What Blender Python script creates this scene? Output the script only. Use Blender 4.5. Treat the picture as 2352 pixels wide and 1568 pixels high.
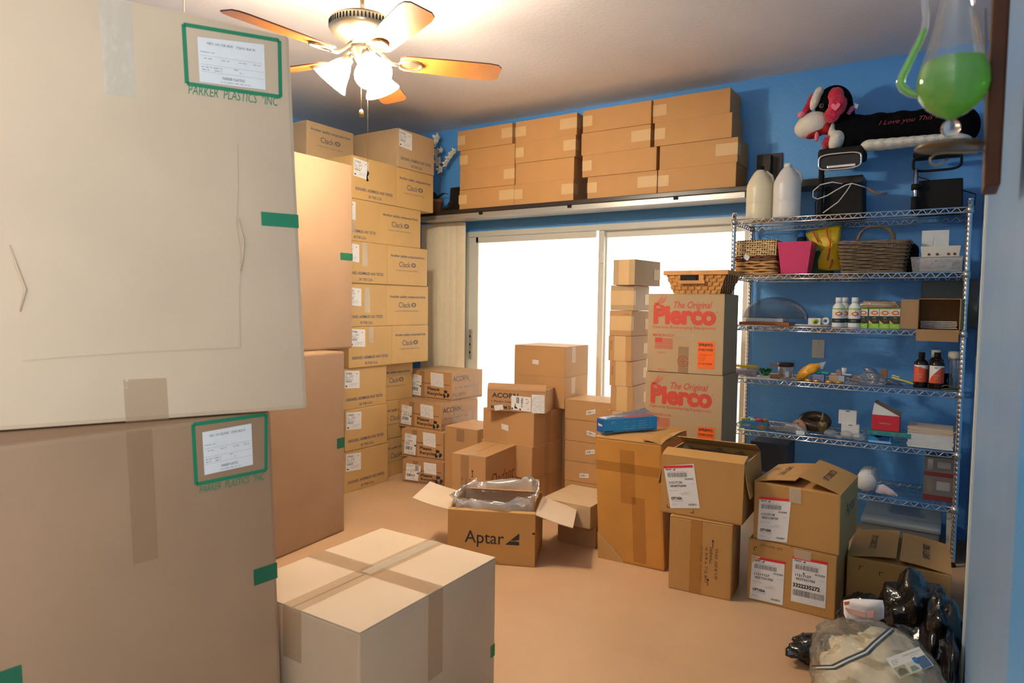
import bpy, bmesh, math, random
from mathutils import Vector, Matrix, noise, Euler
import numpy as np
random.seed(7)
C = bpy.context.scene.collection
PI = math.pi
for o in list(bpy.data.objects): bpy.data.objects.remove(o)

# ------------------------------------------------------------------ camera
F, YAW, PITCH, ROLL = 1540.524, -0.5784, -0.0546, 0.0139
CAMP = Vector((4.6646, -4.6956, 1.3485))
_f = Vector((math.sin(YAW)*math.cos(PITCH), math.cos(YAW)*math.cos(PITCH), math.sin(PITCH)))
_r = Vector((math.cos(YAW), -math.sin(YAW), 0)); _u = _r.cross(_f)
RT = math.cos(ROLL)*_r + math.sin(ROLL)*_u; UP = -math.sin(ROLL)*_r + math.cos(ROLL)*_u
cam = bpy.data.cameras.new('camera'); camo = bpy.data.objects.new('camera', cam); C.objects.link(camo)
m = Matrix.Identity(4)
for i in range(3): m[i][0] = RT[i]; m[i][1] = UP[i]; m[i][2] = -_f[i]; m[i][3] = CAMP[i]
camo.matrix_world = m
cam.sensor_width = 36; cam.lens = F/2352*36; cam.clip_start = .02; cam.clip_end = 60
cam.dof.use_dof = True; cam.dof.focus_distance = 3.7; cam.dof.aperture_fstop = 4.5
bpy.context.scene.camera = camo
# ------------------------------------------------------------------ light and exposure
vs = bpy.context.scene.view_settings
bpy.context.scene.display_settings.display_device = 'sRGB'
vs.view_transform = 'Standard'; vs.look = 'None'; vs.gamma = 1; vs.use_curve_mapping = False
vs.exposure = 0.12
W = bpy.data.worlds.new('world'); bpy.context.scene.world = W; W.use_nodes = True
W.node_tree.nodes['Background'].inputs[0].default_value = (1.0, .97, .88, 1)
W.node_tree.nodes['Background'].inputs[1].default_value = 3.5
def light(name, kind, loc, energy, col, rot=(0,0,0), **k):
    l = bpy.data.lights.new(name, kind); l.energy = energy; l.color = col
    for a, v in k.items(): setattr(l, a, v)
    o = bpy.data.objects.new(name, l); o.location = loc; o.rotation_euler = rot; C.objects.link(o); return o
light('camera_side_fill', 'AREA', (5.9, -5.55, 1.5), 85, (.88, .93, 1), (math.radians(125), 0, math.radians(62)), shape='RECTANGLE', size=1.0, size_y=.8)  # unseen soft fill, added to brighten the near cartons and the ceiling
FAN = Vector((2.313, -2.408, 2.484)); LAMP_E = 30; LAMP_C = (1, .86, .66)

# helpers from the measured camera: a column of the photograph -> X in plane Y=const, a row -> Z
def PX(px, Y, z=1.2):
    k = (px-1176)/F; a = RT - k*_f; d0 = Vector((0, Y, z)) - CAMP
    return -(a.dot(d0) )/a.x
def PZ(py, X, Y):
    k = (784-py)/F; a = UP - k*_f; d0 = Vector((X, Y, 0)) - CAMP
    return -(a.dot(d0))/a.z
def XZ(px, py, Y):
    d = _f + RT*((px-1176)/F) + UP*((784-py)/F); t = (Y-CAMP.y)/d.y
    p = CAMP + d*t; return p.x, p.z
def FL(px, py, z=0.):
    d = _f + RT*((px-1176)/F) + UP*((784-py)/F); t = (z-CAMP.z)/d.z
    p = CAMP + d*t; return p.x, p.y

# ------------------------------------------------------------------ materials
MT = {}
def mat(name, col, rough=.6, metal=0, emis=0, ecol=None, noise_amt=0, nscale=8, bump=0, bscale=60, trans=0, alpha=1, coat=0, spec=.5, sheen=0, corr=False):
    if name in MT: return MT[name]
    M = bpy.data.materials.new(name); M.use_nodes = True; nt = M.node_tree; b = nt.nodes['Principled BSDF']
    b.inputs['Base Color'].default_value = (*col, 1); b.inputs['Roughness'].default_value = rough
    b.inputs['Metallic'].default_value = metal; b.inputs['Alpha'].default_value = alpha
    b.inputs['Transmission Weight'].default_value = trans; b.inputs['Coat Weight'].default_value = coat
    b.inputs['Specular IOR Level'].default_value = spec; b.inputs['Sheen Weight'].default_value = sheen
    if emis: b.inputs['Emission Strength'].default_value = emis; b.inputs['Emission Color'].default_value = (*(ecol or col), 1)
    tc = nt.nodes.new('ShaderNodeTexCoord')
    if noise_amt:
        n = nt.nodes.new('ShaderNodeTexNoise'); n.inputs['Scale'].default_value = nscale; n.inputs['Detail'].default_value = 5
        r = nt.nodes.new('ShaderNodeMapRange'); r.inputs[1].default_value = .3; r.inputs[2].default_value = .7
        r.inputs[3].default_value = 1-noise_amt; r.inputs[4].default_value = 1+noise_amt
        mx = nt.nodes.new('ShaderNodeMix'); mx.data_type = 'RGBA'; mx.blend_type = 'MULTIPLY'; mx.inputs[0].default_value = 1
        nt.links.new(tc.outputs['Object'], n.inputs['Vector']); nt.links.new(n.outputs[0], r.inputs[0])
        mx.inputs[6].default_value = (*col, 1); nt.links.new(r.outputs[0], mx.inputs[7]); nt.links.new(mx.outputs[2], b.inputs['Base Color'])
    if bump:
        n2 = nt.nodes.new('ShaderNodeTexNoise'); n2.inputs['Scale'].default_value = bscale; n2.inputs['Detail'].default_value = 3
        bp = nt.nodes.new('ShaderNodeBump'); bp.inputs['Strength'].default_value = bump; bp.inputs['Distance'].default_value = .01
        nt.links.new(tc.outputs['Object'], n2.inputs['Vector']); nt.links.new(n2.outputs[0], bp.inputs['Height'])
        nt.links.new(bp.outputs[0], b.inputs['Normal'])
        if corr:
            w = nt.nodes.new('ShaderNodeTexWave'); w.wave_type = 'BANDS'; w.bands_direction = 'DIAGONAL'; w.inputs['Scale'].default_value = 40
            mp = nt.nodes.new('ShaderNodeMapping'); mp.inputs['Scale'].default_value = (1, 1, .0)
            nt.links.new(tc.outputs['Object'], mp.inputs[0]); nt.links.new(mp.outputs[0], w.inputs['Vector'])
            b2 = nt.nodes.new('ShaderNodeBump'); b2.inputs['Strength'].default_value = .03; b2.inputs['Distance'].default_value = .003
            nt.links.new(w.outputs[0], b2.inputs['Height']); nt.links.new(bp.outputs[0], b2.inputs['Normal']); nt.links.new(b2.outputs[0], b.inputs['Normal'])
    MT[name] = M; return M
def s2l(r, g, b): return tuple(((c/255)/12.92 if c/255 <= .04045 else ((c/255+.055)/1.055)**2.4) for c in (r, g, b))
def card(name, rgb): return mat(name, s2l(*rgb), .62, noise_amt=.06, nscale=3, bump=.12, bscale=7, corr=True, spec=.35)
CARD = card('cardboard', (190, 147, 98)); CARDD = card('cardboard_dark', (176, 134, 92)); CARDG = card('cardboard_golden', (188, 142, 82))
CARDP = card('cardboard_pale', (208, 184, 154)); CARDC = card('cardboard_yellowish', (200, 163, 104)); CARDL = card('cardboard_lamp', (199, 150, 94))
CARDA = mat('cardboard_under_amber_tape', s2l(192, 136, 62), .28, noise_amt=.1, nscale=4, bump=.25, bscale=9, spec=.5)
CARDB = card('cardboard_brown', (164, 132, 102)); CARDR = card('cardboard_grey_brown', (186, 158, 120))
PAPER = mat('paper_tape', s2l(216, 180, 128), .5, noise_amt=.04, bump=.1)
PAPERW = mat('white_paper', (.80, .80, .78), .6, noise_amt=.03, nscale=20)
INK = mat('black_ink', (.025, .025, .03), .6); INKB = mat('blue_ink', s2l(84, 88, 104), .6); INKG = mat('green_ink', s2l(28, 130, 90), .6)
INKG2 = mat('green_ink_dark', s2l(22, 98, 66), .6)
INKR = mat('red_ink', s2l(206, 74, 56), .6); INKR2 = mat('label_red', s2l(225, 40, 50), .5); INKN = mat('brown_ink', s2l(112, 66, 48), .6)
ORANGE = mat('orange_label', s2l(255, 112, 30), .5); INKGREY = mat('grey_ink', s2l(120, 120, 122), .6); INKLG = mat('light_grey_ink', s2l(170, 172, 180), .6)
def tapem(name, col, a, r=.12):
    if name in MT: return MT[name]
    M = mat(name, col, r, alpha=a, spec=.7, bump=.35, bscale=22, coat=.4); return M
TAPE = tapem('clear_tape', s2l(196, 160, 118), .35); TAPEB = tapem('brown_tape', s2l(182, 144, 106), .5); TAPEA = tapem('amber_tape', s2l(196, 132, 54), .55)
TAPEW = tapem('shiny_clear_tape', s2l(232, 224, 205), .45)
BLUE = mat('blue_wall_paint', s2l(100, 176, 248), .42, noise_amt=.03, nscale=5, bump=.22, bscale=45)
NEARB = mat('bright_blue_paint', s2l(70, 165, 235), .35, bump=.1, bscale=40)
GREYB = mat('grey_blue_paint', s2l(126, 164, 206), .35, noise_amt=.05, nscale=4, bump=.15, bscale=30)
CEIL = mat('ceiling_paint', s2l(243, 241, 242), .9, noise_amt=.02, nscale=3, bump=.2, bscale=40)
FLOOR = mat('floor_covering', s2l(198, 160, 122), .5, noise_amt=.05, nscale=2.5, bump=.05, bscale=15, spec=.35)
WHITE = mat('white_frame', s2l(225, 224, 214), .4); CREAM = mat('cream_vinyl', s2l(240, 228, 198), .45, noise_amt=.03, nscale=30)
CHROME = mat('chrome', (.75, .75, .76), .16, 1); STEEL = mat('galvanised_steel', (.62, .62, .6), .3, 1)
BLACK = mat('black_plastic', (.006, .006, .007), .3); MATTB = mat('black_matt', (.009, .008, .008), .7, spec=.25); DARKW = mat('black_wood', s2l(48, 38, 32), .35)
ALU = mat('aluminium_rail', s2l(190, 186, 178), .35, .6)
BRASS = mat('antique_brass', s2l(170, 140, 90), .28, .9); NICKEL = mat('brushed_nickel', s2l(178, 165, 140), .3, .9)
BLADE = mat('oak_blade', s2l(214, 138, 62), .35, noise_amt=.12, nscale=6, coat=.3); BLADED = mat('dark_blade_edge', s2l(92, 42, 30), .4)
GLASS = None
def mixmat(name, col, tfac, gloss=.1, rough=.1, trl=.0, ecol=None, es=0, fres=.5):
    if name in MT: return MT[name]
    M = bpy.data.materials.new(name); M.use_nodes = True; nt = M.node_tree; nt.nodes.clear()
    out = nt.nodes.new('ShaderNodeOutputMaterial'); t = nt.nodes.new('ShaderNodeBsdfTransparent'); d = nt.nodes.new('ShaderNodeBsdfDiffuse'); d.inputs[0].default_value = (*col, 1)
    tl = nt.nodes.new('ShaderNodeBsdfTranslucent'); tl.inputs[0].default_value = (*col, 1)
    g = nt.nodes.new('ShaderNodeBsdfGlossy'); g.inputs['Roughness'].default_value = rough
    a = nt.nodes.new('ShaderNodeMixShader'); a.inputs[0].default_value = trl; nt.links.new(d.outputs[0], a.inputs[1]); nt.links.new(tl.outputs[0], a.inputs[2])
    b = nt.nodes.new('ShaderNodeMixShader'); b.inputs[0].default_value = tfac; nt.links.new(a.outputs[0], b.inputs[1]); nt.links.new(t.outputs[0], b.inputs[2])
    c = nt.nodes.new('ShaderNodeMixShader'); lw = nt.nodes.new('ShaderNodeLayerWeight'); lw.inputs[0].default_value = .35
    ma = nt.nodes.new('ShaderNodeMath'); ma.operation = 'MULTIPLY_ADD'; ma.inputs[1].default_value = fres; ma.inputs[2].default_value = gloss; ma.use_clamp = True
    nt.links.new(lw.outputs['Fresnel'], ma.inputs[0]); nt.links.new(ma.outputs[0], c.inputs[0])
    nt.links.new(b.outputs[0], c.inputs[1]); nt.links.new(g.outputs[0], c.inputs[2]); last = c
    if rough > .05:
        tc = nt.nodes.new('ShaderNodeTexCoord'); n2 = nt.nodes.new('ShaderNodeTexNoise'); n2.inputs['Scale'].default_value = 25
        bp = nt.nodes.new('ShaderNodeBump'); bp.inputs['Strength'].default_value = .6; bp.inputs['Distance'].default_value = .01
        nt.links.new(tc.outputs['Object'], n2.inputs['Vector']); nt.links.new(n2.outputs[0], bp.inputs['Height']); nt.links.new(bp.outputs[0], g.inputs['Normal'])
    if es:
        e = nt.nodes.new('ShaderNodeEmission'); e.inputs[0].default_value = (*ecol, 1); e.inputs[1].default_value = es
        ad = nt.nodes.new('ShaderNodeAddShader'); nt.links.new(c.outputs[0], ad.inputs[0]); nt.links.new(e.outputs[0], ad.inputs[1]); last = ad
    nt.links.new(last.outputs[0], out.inputs[0]); MT[name] = M; return M
PANE = mixmat('window_pane', (.9, .95, .9), .97, .02, .0)
FILM = mixmat('clear_plastic_film', (.9, .9, .9), .66, .16, .12, .5)
WRAP = mixmat('shrink_wrap', (.9, .9, .9), .92, .03, .1, .3, fres=.25)
FILM2 = mixmat('thin_plastic_bag', (.72, .74, .77), .74, .12, .14, .5)
FILM3 = mixmat('clear_bedding_bag', (.8, .82, .78), .8, .1, .1, .4)
FROST = mixmat('lamp_glass', (1, .93, .8), .42, .03, .2, .75, (1, .89, .72), 60)
HDPE = mixmat('milky_plastic', s2l(250, 248, 242), .02, .02, .3, .25)
HDPE2 = mixmat('milky_plastic_yellowed', s2l(252, 244, 214), .02, .02, .3, .25)
BINM = mixmat('cloudy_bin_plastic', s2l(150, 165, 170), .35, .08, .25, .4)
def glassm(name, col, ior, rough=0):
    M = bpy.data.materials.new(name); M.use_nodes = True; b = M.node_tree.nodes['Principled BSDF']
    b.inputs['Base Color'].default_value = (*col, 1); b.inputs['Transmission Weight'].default_value = 1; b.inputs['IOR'].default_value = ior; b.inputs['Roughness'].default_value = rough
    MT[name] = M; return M
GLASS = glassm('blown_glass', (.97, .98, .97), 1.45)
LIQ = mixmat('green_liquid', (.36, .88, .015), .30, .0, .02, .6); LIQ.node_tree.nodes['Transparent BSDF'].inputs[0].default_value = (.55, 1, .12, 1)

# ------------------------------------------------------------------ mesh builder
TXT = {}
def textgeo(s, shear=0, bold=0, res=3):
    key = (s, shear, bold, res)
    if key in TXT: return TXT[key]
    cu = bpy.data.curves.new('t', 'FONT'); cu.body = s; cu.shear = shear; cu.offset = bold; cu.resolution_u = res; cu.fill_mode = 'FRONT'
    o = bpy.data.objects.new('t', cu); C.objects.link(o); dg = bpy.context.evaluated_depsgraph_get(); me = o.evaluated_get(dg).to_mesh()
    v = [(a.co.x, a.co.y) for a in me.vertices]; f = [tuple(p.vertices) for p in me.polygons]
    o.evaluated_get(dg).to_mesh_clear(); bpy.data.objects.remove(o); bpy.data.curves.remove(cu)
    if not v: v = [(0, 0), (1, 0), (1, 1)]; f = [(0, 1, 2)]
    TXT[key] = (v, f); return TXT[key]
class MB:
    def __init__(s): s.v = []; s.f = []; s.mi = []; s.mats = []; s.sm = []
    def m(s, M):
        if M not in s.mats: s.mats.append(M)
        return s.mats.index(M)
    def add(s, vs_, fs, M, smooth=False):
        b = len(s.v); s.v += [tuple(x) for x in vs_]; k = s.m(M)
        for f in fs: s.f.append(tuple(b+i for i in f)); s.mi.append(k); s.sm.append(smooth)
        return s
    def box(s, c, d, M, bev=0, rot=None, taper=1):
        bm = bmesh.new(); bmesh.ops.create_cube(bm, size=1)
        for v in bm.verts:
            k = taper if v.co.z > 0 else 1
            v.co = Vector((v.co.x*d[0]*k, v.co.y*d[1]*k, v.co.z*d[2]))
        if bev: bmesh.ops.bevel(bm, geom=bm.edges[:], offset=bev, segments=2, affect='EDGES', profile=.6)
        R = (rot if isinstance(rot, Matrix) else Euler(rot).to_matrix()) if rot is not None else Matrix.Identity(3)
        for v in bm.verts: v.co = R @ v.co + Vector(c)
        bm.verts.index_update(); s.add([v.co[:] for v in bm.verts], [[v.index for v in f.verts] for f in bm.faces], M); bm.free(); return s
    def tube(s, pts, r, M, n=8, closed=False, cap=True):
        pts = [Vector(p) for p in pts]; N = len(pts); vs_ = []; fs = []
        up = None
        for i, p in enumerate(pts):
            if closed: t = pts[(i+1) % N]-pts[i-1]
            else: t = pts[min(i+1, N-1)]-pts[max(i-1, 0)]
            t.normalize()
            if up is None: up = t.orthogonal().normalized()
            up = (up - t*up.dot(t)); up = up.normalized() if up.length > 1e-6 else t.orthogonal().normalized()
            w = t.cross(up); rr = r[i] if isinstance(r, (list, tuple)) else r
            for k in range(n):
                a = 2*PI*k/n; vs_.append(p + up*math.cos(a)*rr + w*math.sin(a)*rr)
        for i in range(N if closed else N-1):
            j = (i+1) % N
            for k in range(n): fs.append((i*n+k, i*n+(k+1) % n, j*n+(k+1) % n, j*n+k))
        if cap and not closed: fs.append(tuple(range(n-1, -1, -1))); fs.append(tuple((N-1)*n+k for k in range(n)))
        return s.add(vs_, fs, M, n > 4)
    def lathe(s, prof, M, n=24, c=(0,0,0), R=None, sx=1, sy=1, cap=True):
        vs_ = []; fs = []; N = len(prof)
        for r, z in prof:
            for k in range(n):
                a = 2*PI*k/n; v = Vector((r*math.cos(a)*sx, r*math.sin(a)*sy, z))
                if R is not None: v = R @ v
                vs_.append(v+Vector(c))
        for i in range(N-1):
            for k in range(n): fs.append((i*n+k, i*n+(k+1) % n, (i+1)*n+(k+1) % n, (i+1)*n+k))
        if cap:
            if prof[0][0] > 1e-4: fs.append(tuple(range(n-1, -1, -1)))
            if prof[-1][0] > 1e-4: fs.append(tuple((N-1)*n+k for k in range(n)))
        return s.add(vs_, fs, M, True)
    def poly(s, O, U, V, pts, M):
        O = Vector(O); return s.add([O+Vector(U)*a+Vector(V)*b for a, b in pts], [tuple(range(len(pts)))], M)
    def rect(s, O, U, V, a0, b0, a1, b1, M): return s.poly(O, U, V, [(a0, b0), (a1, b0), (a1, b1), (a0, b1)], M)
    def text(s, O, U, V, st, a, b, w, h, M, shear=0, bold=0, rot=0, res=3, wob=0):
        v, f = textgeo(st, shear, bold, res); xs = [p[0] for p in v]; ys = [p[1] for p in v]
        x0, x1, y0, y1 = min(xs), max(xs), min(ys), max(ys); sx = w/max(x1-x0, 1e-5); sy = h/max(y1-y0, 1e-5)
        cr, sr = math.cos(rot), math.sin(rot); O = Vector(O); U = Vector(U); V = Vector(V); out = []
        for x, y in v:
            p, q = (x-x0)*sx, (y-y0)*sy; out.append(O + U*(a+p*cr-q*sr) + V*(b+p*sr+q*cr))
        return s.add(out, f, M)
    def build(s, name, parent=None, loc=None):
        me = bpy.data.meshes.new(name); me.from_pydata(s.v, [], s.f)
        for M in s.mats: me.materials.append(M)
        me.polygons.foreach_set('material_index', s.mi); me.polygons.foreach_set('use_smooth', s.sm); me.update()
        o = bpy.data.objects.new(name, me); C.objects.link(o)
        if parent: o.parent = parent
        if loc is not None: o.location = loc
        return o
def thing(name, label, cat, loc=(0,0,0), rotz=0, group=None):
    o = bpy.data.objects.new(name, None); o.empty_display_size = .05; C.objects.link(o); o.location = loc; o.rotation_euler = (0, 0, rotz)
    return tag(o, label, cat, group)
def tag(o, label, cat, group=None):
    o['label'] = label; o['category'] = cat
    if group: o['group'] = group
    return o
def struct(o): o['kind'] = 'structure'; return o
def copy_tree(o, loc, rotz, label, group=None):
    c = o.copy(); C.objects.link(c); c.location = loc; c.rotation_euler = (0, 0, rotz); c['label'] = label
    if group: c['group'] = group
    for ch in list(o.children):
        d = ch.copy(); C.objects.link(d); d.parent = c
    return c

# ------------------------------------------------------------------ cartons
class Carton:
    """a corrugated box: local x right, y back, z up; faces F (-y) R (+x) L (-x) B (+y) T (top)"""
    def __init__(s, name, label, x, y, z, yaw, w, d, h, M=CARD, tilt=(0,0), group=None, cat='box', top=True, wall=False, open_h=None, bev=.004):
        s.w, s.d, s.h, s.t, s.M = w, d, h, tilt, M
        s.o = thing(name, label, cat, (x, y, z), math.radians(yaw), group); s.yaw = math.radians(yaw)
        s.b = MB(); s.parts = []
        if wall:
            t = .005
            s.b.box((0, -d/2+t/2, h/2), (w, t, h), M, .0015); s.b.box((0, d/2-t/2, h/2), (w, t, h), M, .0015)
            s.b.box((-w/2+t/2, 0, h/2), (t, d-2*t, h), M, .0015); s.b.box((w/2-t/2, 0, h/2), (t, d-2*t, h), M, .0015)
            s.b.box((0, 0, .004), (w, d, .006), M, .001)
        else: s.b.box((0, 0, h/2), (w, d, h), M, bev)
    def fr(s, f, off=.0006):
        w, d, h = s.w/2, s.d/2, s.h
        return {'F': (Vector((-w, -d-off, 0)), Vector((1,0,0)), Vector((0,0,1))), 'R': (Vector((w+off, -d, 0)), Vector((0,1,0)), Vector((0,0,1))),
                'L': (Vector((-w-off, d, 0)), Vector((0,-1,0)), Vector((0,0,1))), 'B': (Vector((w, d+off, 0)), Vector((-1,0,0)), Vector((0,0,1))),
                'T': (Vector((-w, -d, h+off)), Vector((1,0,0)), Vector((0,1,0)))}[f]
    def rect(s, f, a0, b0, a1, b1, M, mb=None, off=.0006): (mb or s.b).rect(*s.fr(f, off), a0, b0, a1, b1, M); return s
    def poly(s, f, pts, M, mb=None, off=.0006): (mb or s.b).poly(*s.fr(f, off), pts, M); return s
    def text(s, f, st, a, b, w, h, M, mb=None, off=.0007, **k): (mb or s.b).text(*s.fr(f, off), st, a, b, w, h, M, **k); return s
    def strip(s, f, a0, b0, a1, b1, M, name='packing_tape', label=None, off=.0010, end=None):
        mb = MB(); s.rect(f, a0, b0, a1, b1, M, mb, off)
        if end: 
            for g in end: s.rect(g[0], *g[1:], M, mb, off)
        s.parts.append((name, mb, label)); return s
    def sticker(s, f, pts, fn, name='label', label=None, off=.0014):
        """a stuck-on label: quad pts [(a,b)*4] bl br tr tl; fn(mb,O,U,V) draws on it in 0..1 units"""
        O, U, V = s.fr(f, off); P = [O+U*a+V*b for a, b in pts]; mb = MB()
        mb.add(P, [(0, 1, 2, 3)], PAPERW if not isinstance(fn, bpy.types.Material) else fn)
        if callable(fn): fn(mb, P[0]+(U.cross(V))*.0005, P[1]-P[0], P[3]-P[0])
        s.parts.append((name, mb, label)); return s
    def seam(s, flaps=True, along='x', gap=.003):
        """two closed top flaps with the slit between"""
        w, d, h = s.w, s.d, s.h
        for k in (-1, 1):
            mb = MB()
            if along == 'x': mb.box((0, k*(d/4+gap/4), h+.002), (w-.002, d/2-gap/2, .004), s.M, .0012)
            else: mb.box((k*(w/4+gap/4), 0, h+.002), (w/2-gap/2, d-.002, .004), s.M, .0012)
            s.parts.append(('flap', mb, None))
        return s
    def flap(s, side, ln, ang, M=None, fn=None, inset=.002, label=None, z=None, skew=0):
        """ang: 0 straight out, 90 up, 180 folded in, -90 hanging"""
        w, d, h = s.w, s.d, (s.h if z is None else z); a = math.radians(ang)
        H, E, O = {'F': (Vector((-w/2+inset, -d/2, h)), Vector((1,0,0)), Vector((0,-1,0))), 'B': (Vector((w/2-inset, d/2, h)), Vector((-1,0,0)), Vector((0,1,0))),
                   'L': (Vector((-w/2, d/2-inset, h)), Vector((0,-1,0)), Vector((-1,0,0))), 'R': (Vector((w/2, -d/2+inset, h)), Vector((0,1,0)), Vector((1,0,0)))}[side]
        T = O*math.cos(a)+Vector((0,0,1))*math.sin(a); L = (w if side in 'FB' else d)-2*inset; N = E.cross(T); t = .004
        mb = MB(); nseg = 5; vs_ = []; 
        for i in range(nseg+1):
            q = i/nseg; bend = math.sin(q*PI)*.004
            for e in (0, 1):
                for sd in (-1, 1): vs_.append(H + E*(L*e + skew*q*(1 if e else -1)) + T*ln*q + N*(t/2*sd+bend))
        fs = []
        for i in range(nseg):
            b = i*4; n = b+4
            fs += [(b, b+2, n+2, n), (b+1, n+1, n+3, b+3), (b, n, n+1, b+1), (b+2, b+3, n+3, n+2)]
        fs += [(0, 1, 3, 2), (nseg*4, nseg*4+2, nseg*4+3, nseg*4+1)]
        mb.add(vs_, fs, M or s.M)
        if fn: fn(mb, H, E, T, N, L, ln)
        s.parts.append(('flap', mb, label)); return s
    def done(s, body='body'):
        allp = [(body, s.b, None)]+s.parts; first = {}
        for nm, mb, lb in allp:
            if s.t != (0, 0):   # the box leans a little; axes are the world's, so turn the lean into the local frame
                c, n = math.cos(-s.yaw), math.sin(-s.yaw); tx, ty = s.t[0]*c-s.t[1]*n, s.t[0]*n+s.t[1]*c
                mb.v = [(x+tx*z, y+ty*z, z) for x, y, z in mb.v]
            o = mb.build(nm, s.o)
            if lb: o['label'] = lb
        return s.o
def dashes(mb, O, U, V, a, b, w, h, rows, M=INKGREY, fill=.6, seed=1):
    r = random.Random(seed)
    for i in range(rows):
        y = b+h*(1-(i+.7)/rows); x = a
        while x < a+w:
            l = r.uniform(.02, .09); 
            if r.random() < fill: mb.rect(O, U, V, x, y, min(x+l, a+w), y+h/rows*.35, M)
            x += l+.02
def barcode(mb, O, U, V, a, b, w, h, M=INK, n=30, seed=3):
    r = random.Random(seed); x = a
    while x < a+w:
        l = w/n*r.choice((.3, .5, .8)); mb.rect(O, U, V, x, b, min(x+l, a+w), b+h, M); x += l+w/n*r.choice((.25, .45, .7))

# ------------------------------------------------------------------ the setting
CZ = 2.874; XR = 4.79
b = MB(); b.box((3.3, -3.2, -.05), (7.0, 6.9, .1), FLOOR); struct(b.build('floor'))
b = MB(); b.box((3.3, -3.2, CZ+.05), (7.0, 6.9, .1), CEIL); struct(b.build('ceiling'))
WX0, WX1, WZ1 = 1.10, 3.535, 1.972
b = MB()
b.box(((WX0-.1)/2, .06, CZ/2), (WX0+.1, .12, CZ), BLUE); b.box(((WX1+XR+.1)/2, .06, CZ/2), (XR+.1-WX1, .12, CZ), BLUE)
b.box(((WX0+WX1)/2, .06, (CZ+WZ1)/2), (WX1-WX0, .12, CZ-WZ1), BLUE); struct(b.build('wall_back'))
b = MB(); b.box((-.05, -3.2, CZ/2), (.1, 6.6, CZ), BLUE); struct(b.build('wall_left'))
b = MB(); b.box((XR+.05, -1.0, CZ/2), (.1, 2.0, CZ), BLUE); struct(b.build('wall_right'))
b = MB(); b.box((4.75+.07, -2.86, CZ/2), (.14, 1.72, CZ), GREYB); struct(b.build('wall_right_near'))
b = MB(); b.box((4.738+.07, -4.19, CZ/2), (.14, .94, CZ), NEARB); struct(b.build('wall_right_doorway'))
b = MB(); b.box((3.3, -6.5, CZ/2), (7.0, .1, CZ), WHITE); struct(b.build('wall_front'))
b = MB(); b.box((6.75, -4.7, CZ/2), (.1, 3.6, CZ), WHITE); struct(b.build('wall_light_stop'))  # unseen wall, added so that outdoor light does not leak in
b = MB(); b.box((5.8, -2.95, CZ/2), (1.85, .1, CZ), WHITE); struct(b.build('wall_light_stop_end'))  # also unseen, added to close the side against outdoor light
b = MB(); b.box((4.748, -1.997, CZ/2), (.012, .012, CZ), WHITE, .003); struct(b.build('trim_1'))
b = MB(); b.box((2.3, 3.2, .45), (9, .1, 1.1), mat('patio_wall', s2l(235, 205, 190), .8, noise_amt=.04)); struct(b.build('wall_patio'))
b = MB(); b.box((2.3, 1.66, -.1), (9, 3.0, .08), mat('patio_paving', s2l(240, 235, 225), .8, noise_amt=.04)); struct(b.build('floor_patio'))
# sliding window
wn = bpy.data.objects.new('window_1', None); C.objects.link(wn); wn['kind'] = 'structure'
FY = .045
b = MB()
b.box((WX0+.015, FY, WZ1/2), (.03, .11, WZ1), WHITE, .003); b.box((WX1-.015, FY, WZ1/2), (.03, .11, WZ1), WHITE, .003)
b.box(((WX0+WX1)/2, FY, WZ1-.022), (WX1-WX0-.06, .11, .044), WHITE, .003); b.box(((WX0+WX1)/2, FY, .02), (WX1-WX0-.06, .11, .04), WHITE, .003)
b.build('window_frame', wn)
def sash(x0, x1, y, l, r, nm):
    b = MB(); z0, z1 = .04, WZ1-.046
    b.box((x0+l/2, y, (z0+z1)/2), (l, .03, z1-z0), WHITE, .003); b.box((x1-r/2, y, (z0+z1)/2), (r, .03, z1-z0), WHITE, .003)
    b.box(((x0+x1)/2, y, z1-.025), (x1-x0-l-r, .03, .05), WHITE, .003); b.box(((x0+x1)/2, y, z0+.035), (x1-x0-l-r, .03, .07), WHITE, .003)
    o = b.build('window_sash', wn)
    p = MB(); p.box(((x0+x1)/2, y, (z0+z1)/2), (x1-x0-l-r, .005, z1-z0-.12), PANE); p.build('window_pane', o); return o
sash(1.132, 2.42, .025, .10, .045, 'a'); sash(2.38, 3.503, .068, .045, .045, 'b')
b = MB(); b.box((2.405, .004, 1.72), (.022, .018, .09), WHITE, .004); b.build('window_latch', wn)
b = MB(); b.box((1.165, .004, 1.0), (.03, .02, .26), ALU, .004)
for z in (.93, 1.0, 1.07): b.box((1.165, -.007, z), (.012, .004, .018), MATTB)
b.build('window_handle', wn)
# wall plate
pz = [XZ(x, y, -.003) for x, y in ((1865, 779), (1894, 823))]
t = thing('wall_plate', 'white rectangular wall plate on the blue wall behind the wire rack', 'wall plate', ((pz[0][0]+pz[1][0])/2, 0, (pz[0][1]+pz[1][1])/2))
b = MB(); b.box((0, -.004, 0), (.074, .008, .118), WHITE, .003); b.build('plate', t)
b = MB(); b.box((0, -.010, 0), (.012, .006, .026), WHITE, .002); b.lathe([(.003, 0), (.003, .002)], ALU, 8, (0, -.008, .04), Euler((PI/2, 0, 0)).to_matrix()); b.lathe([(.003, 0), (.003, .002)], ALU, 8, (0, -.008, -.04), Euler((PI/2, 0, 0)).to_matrix()); b.build('switch', t)

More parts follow.
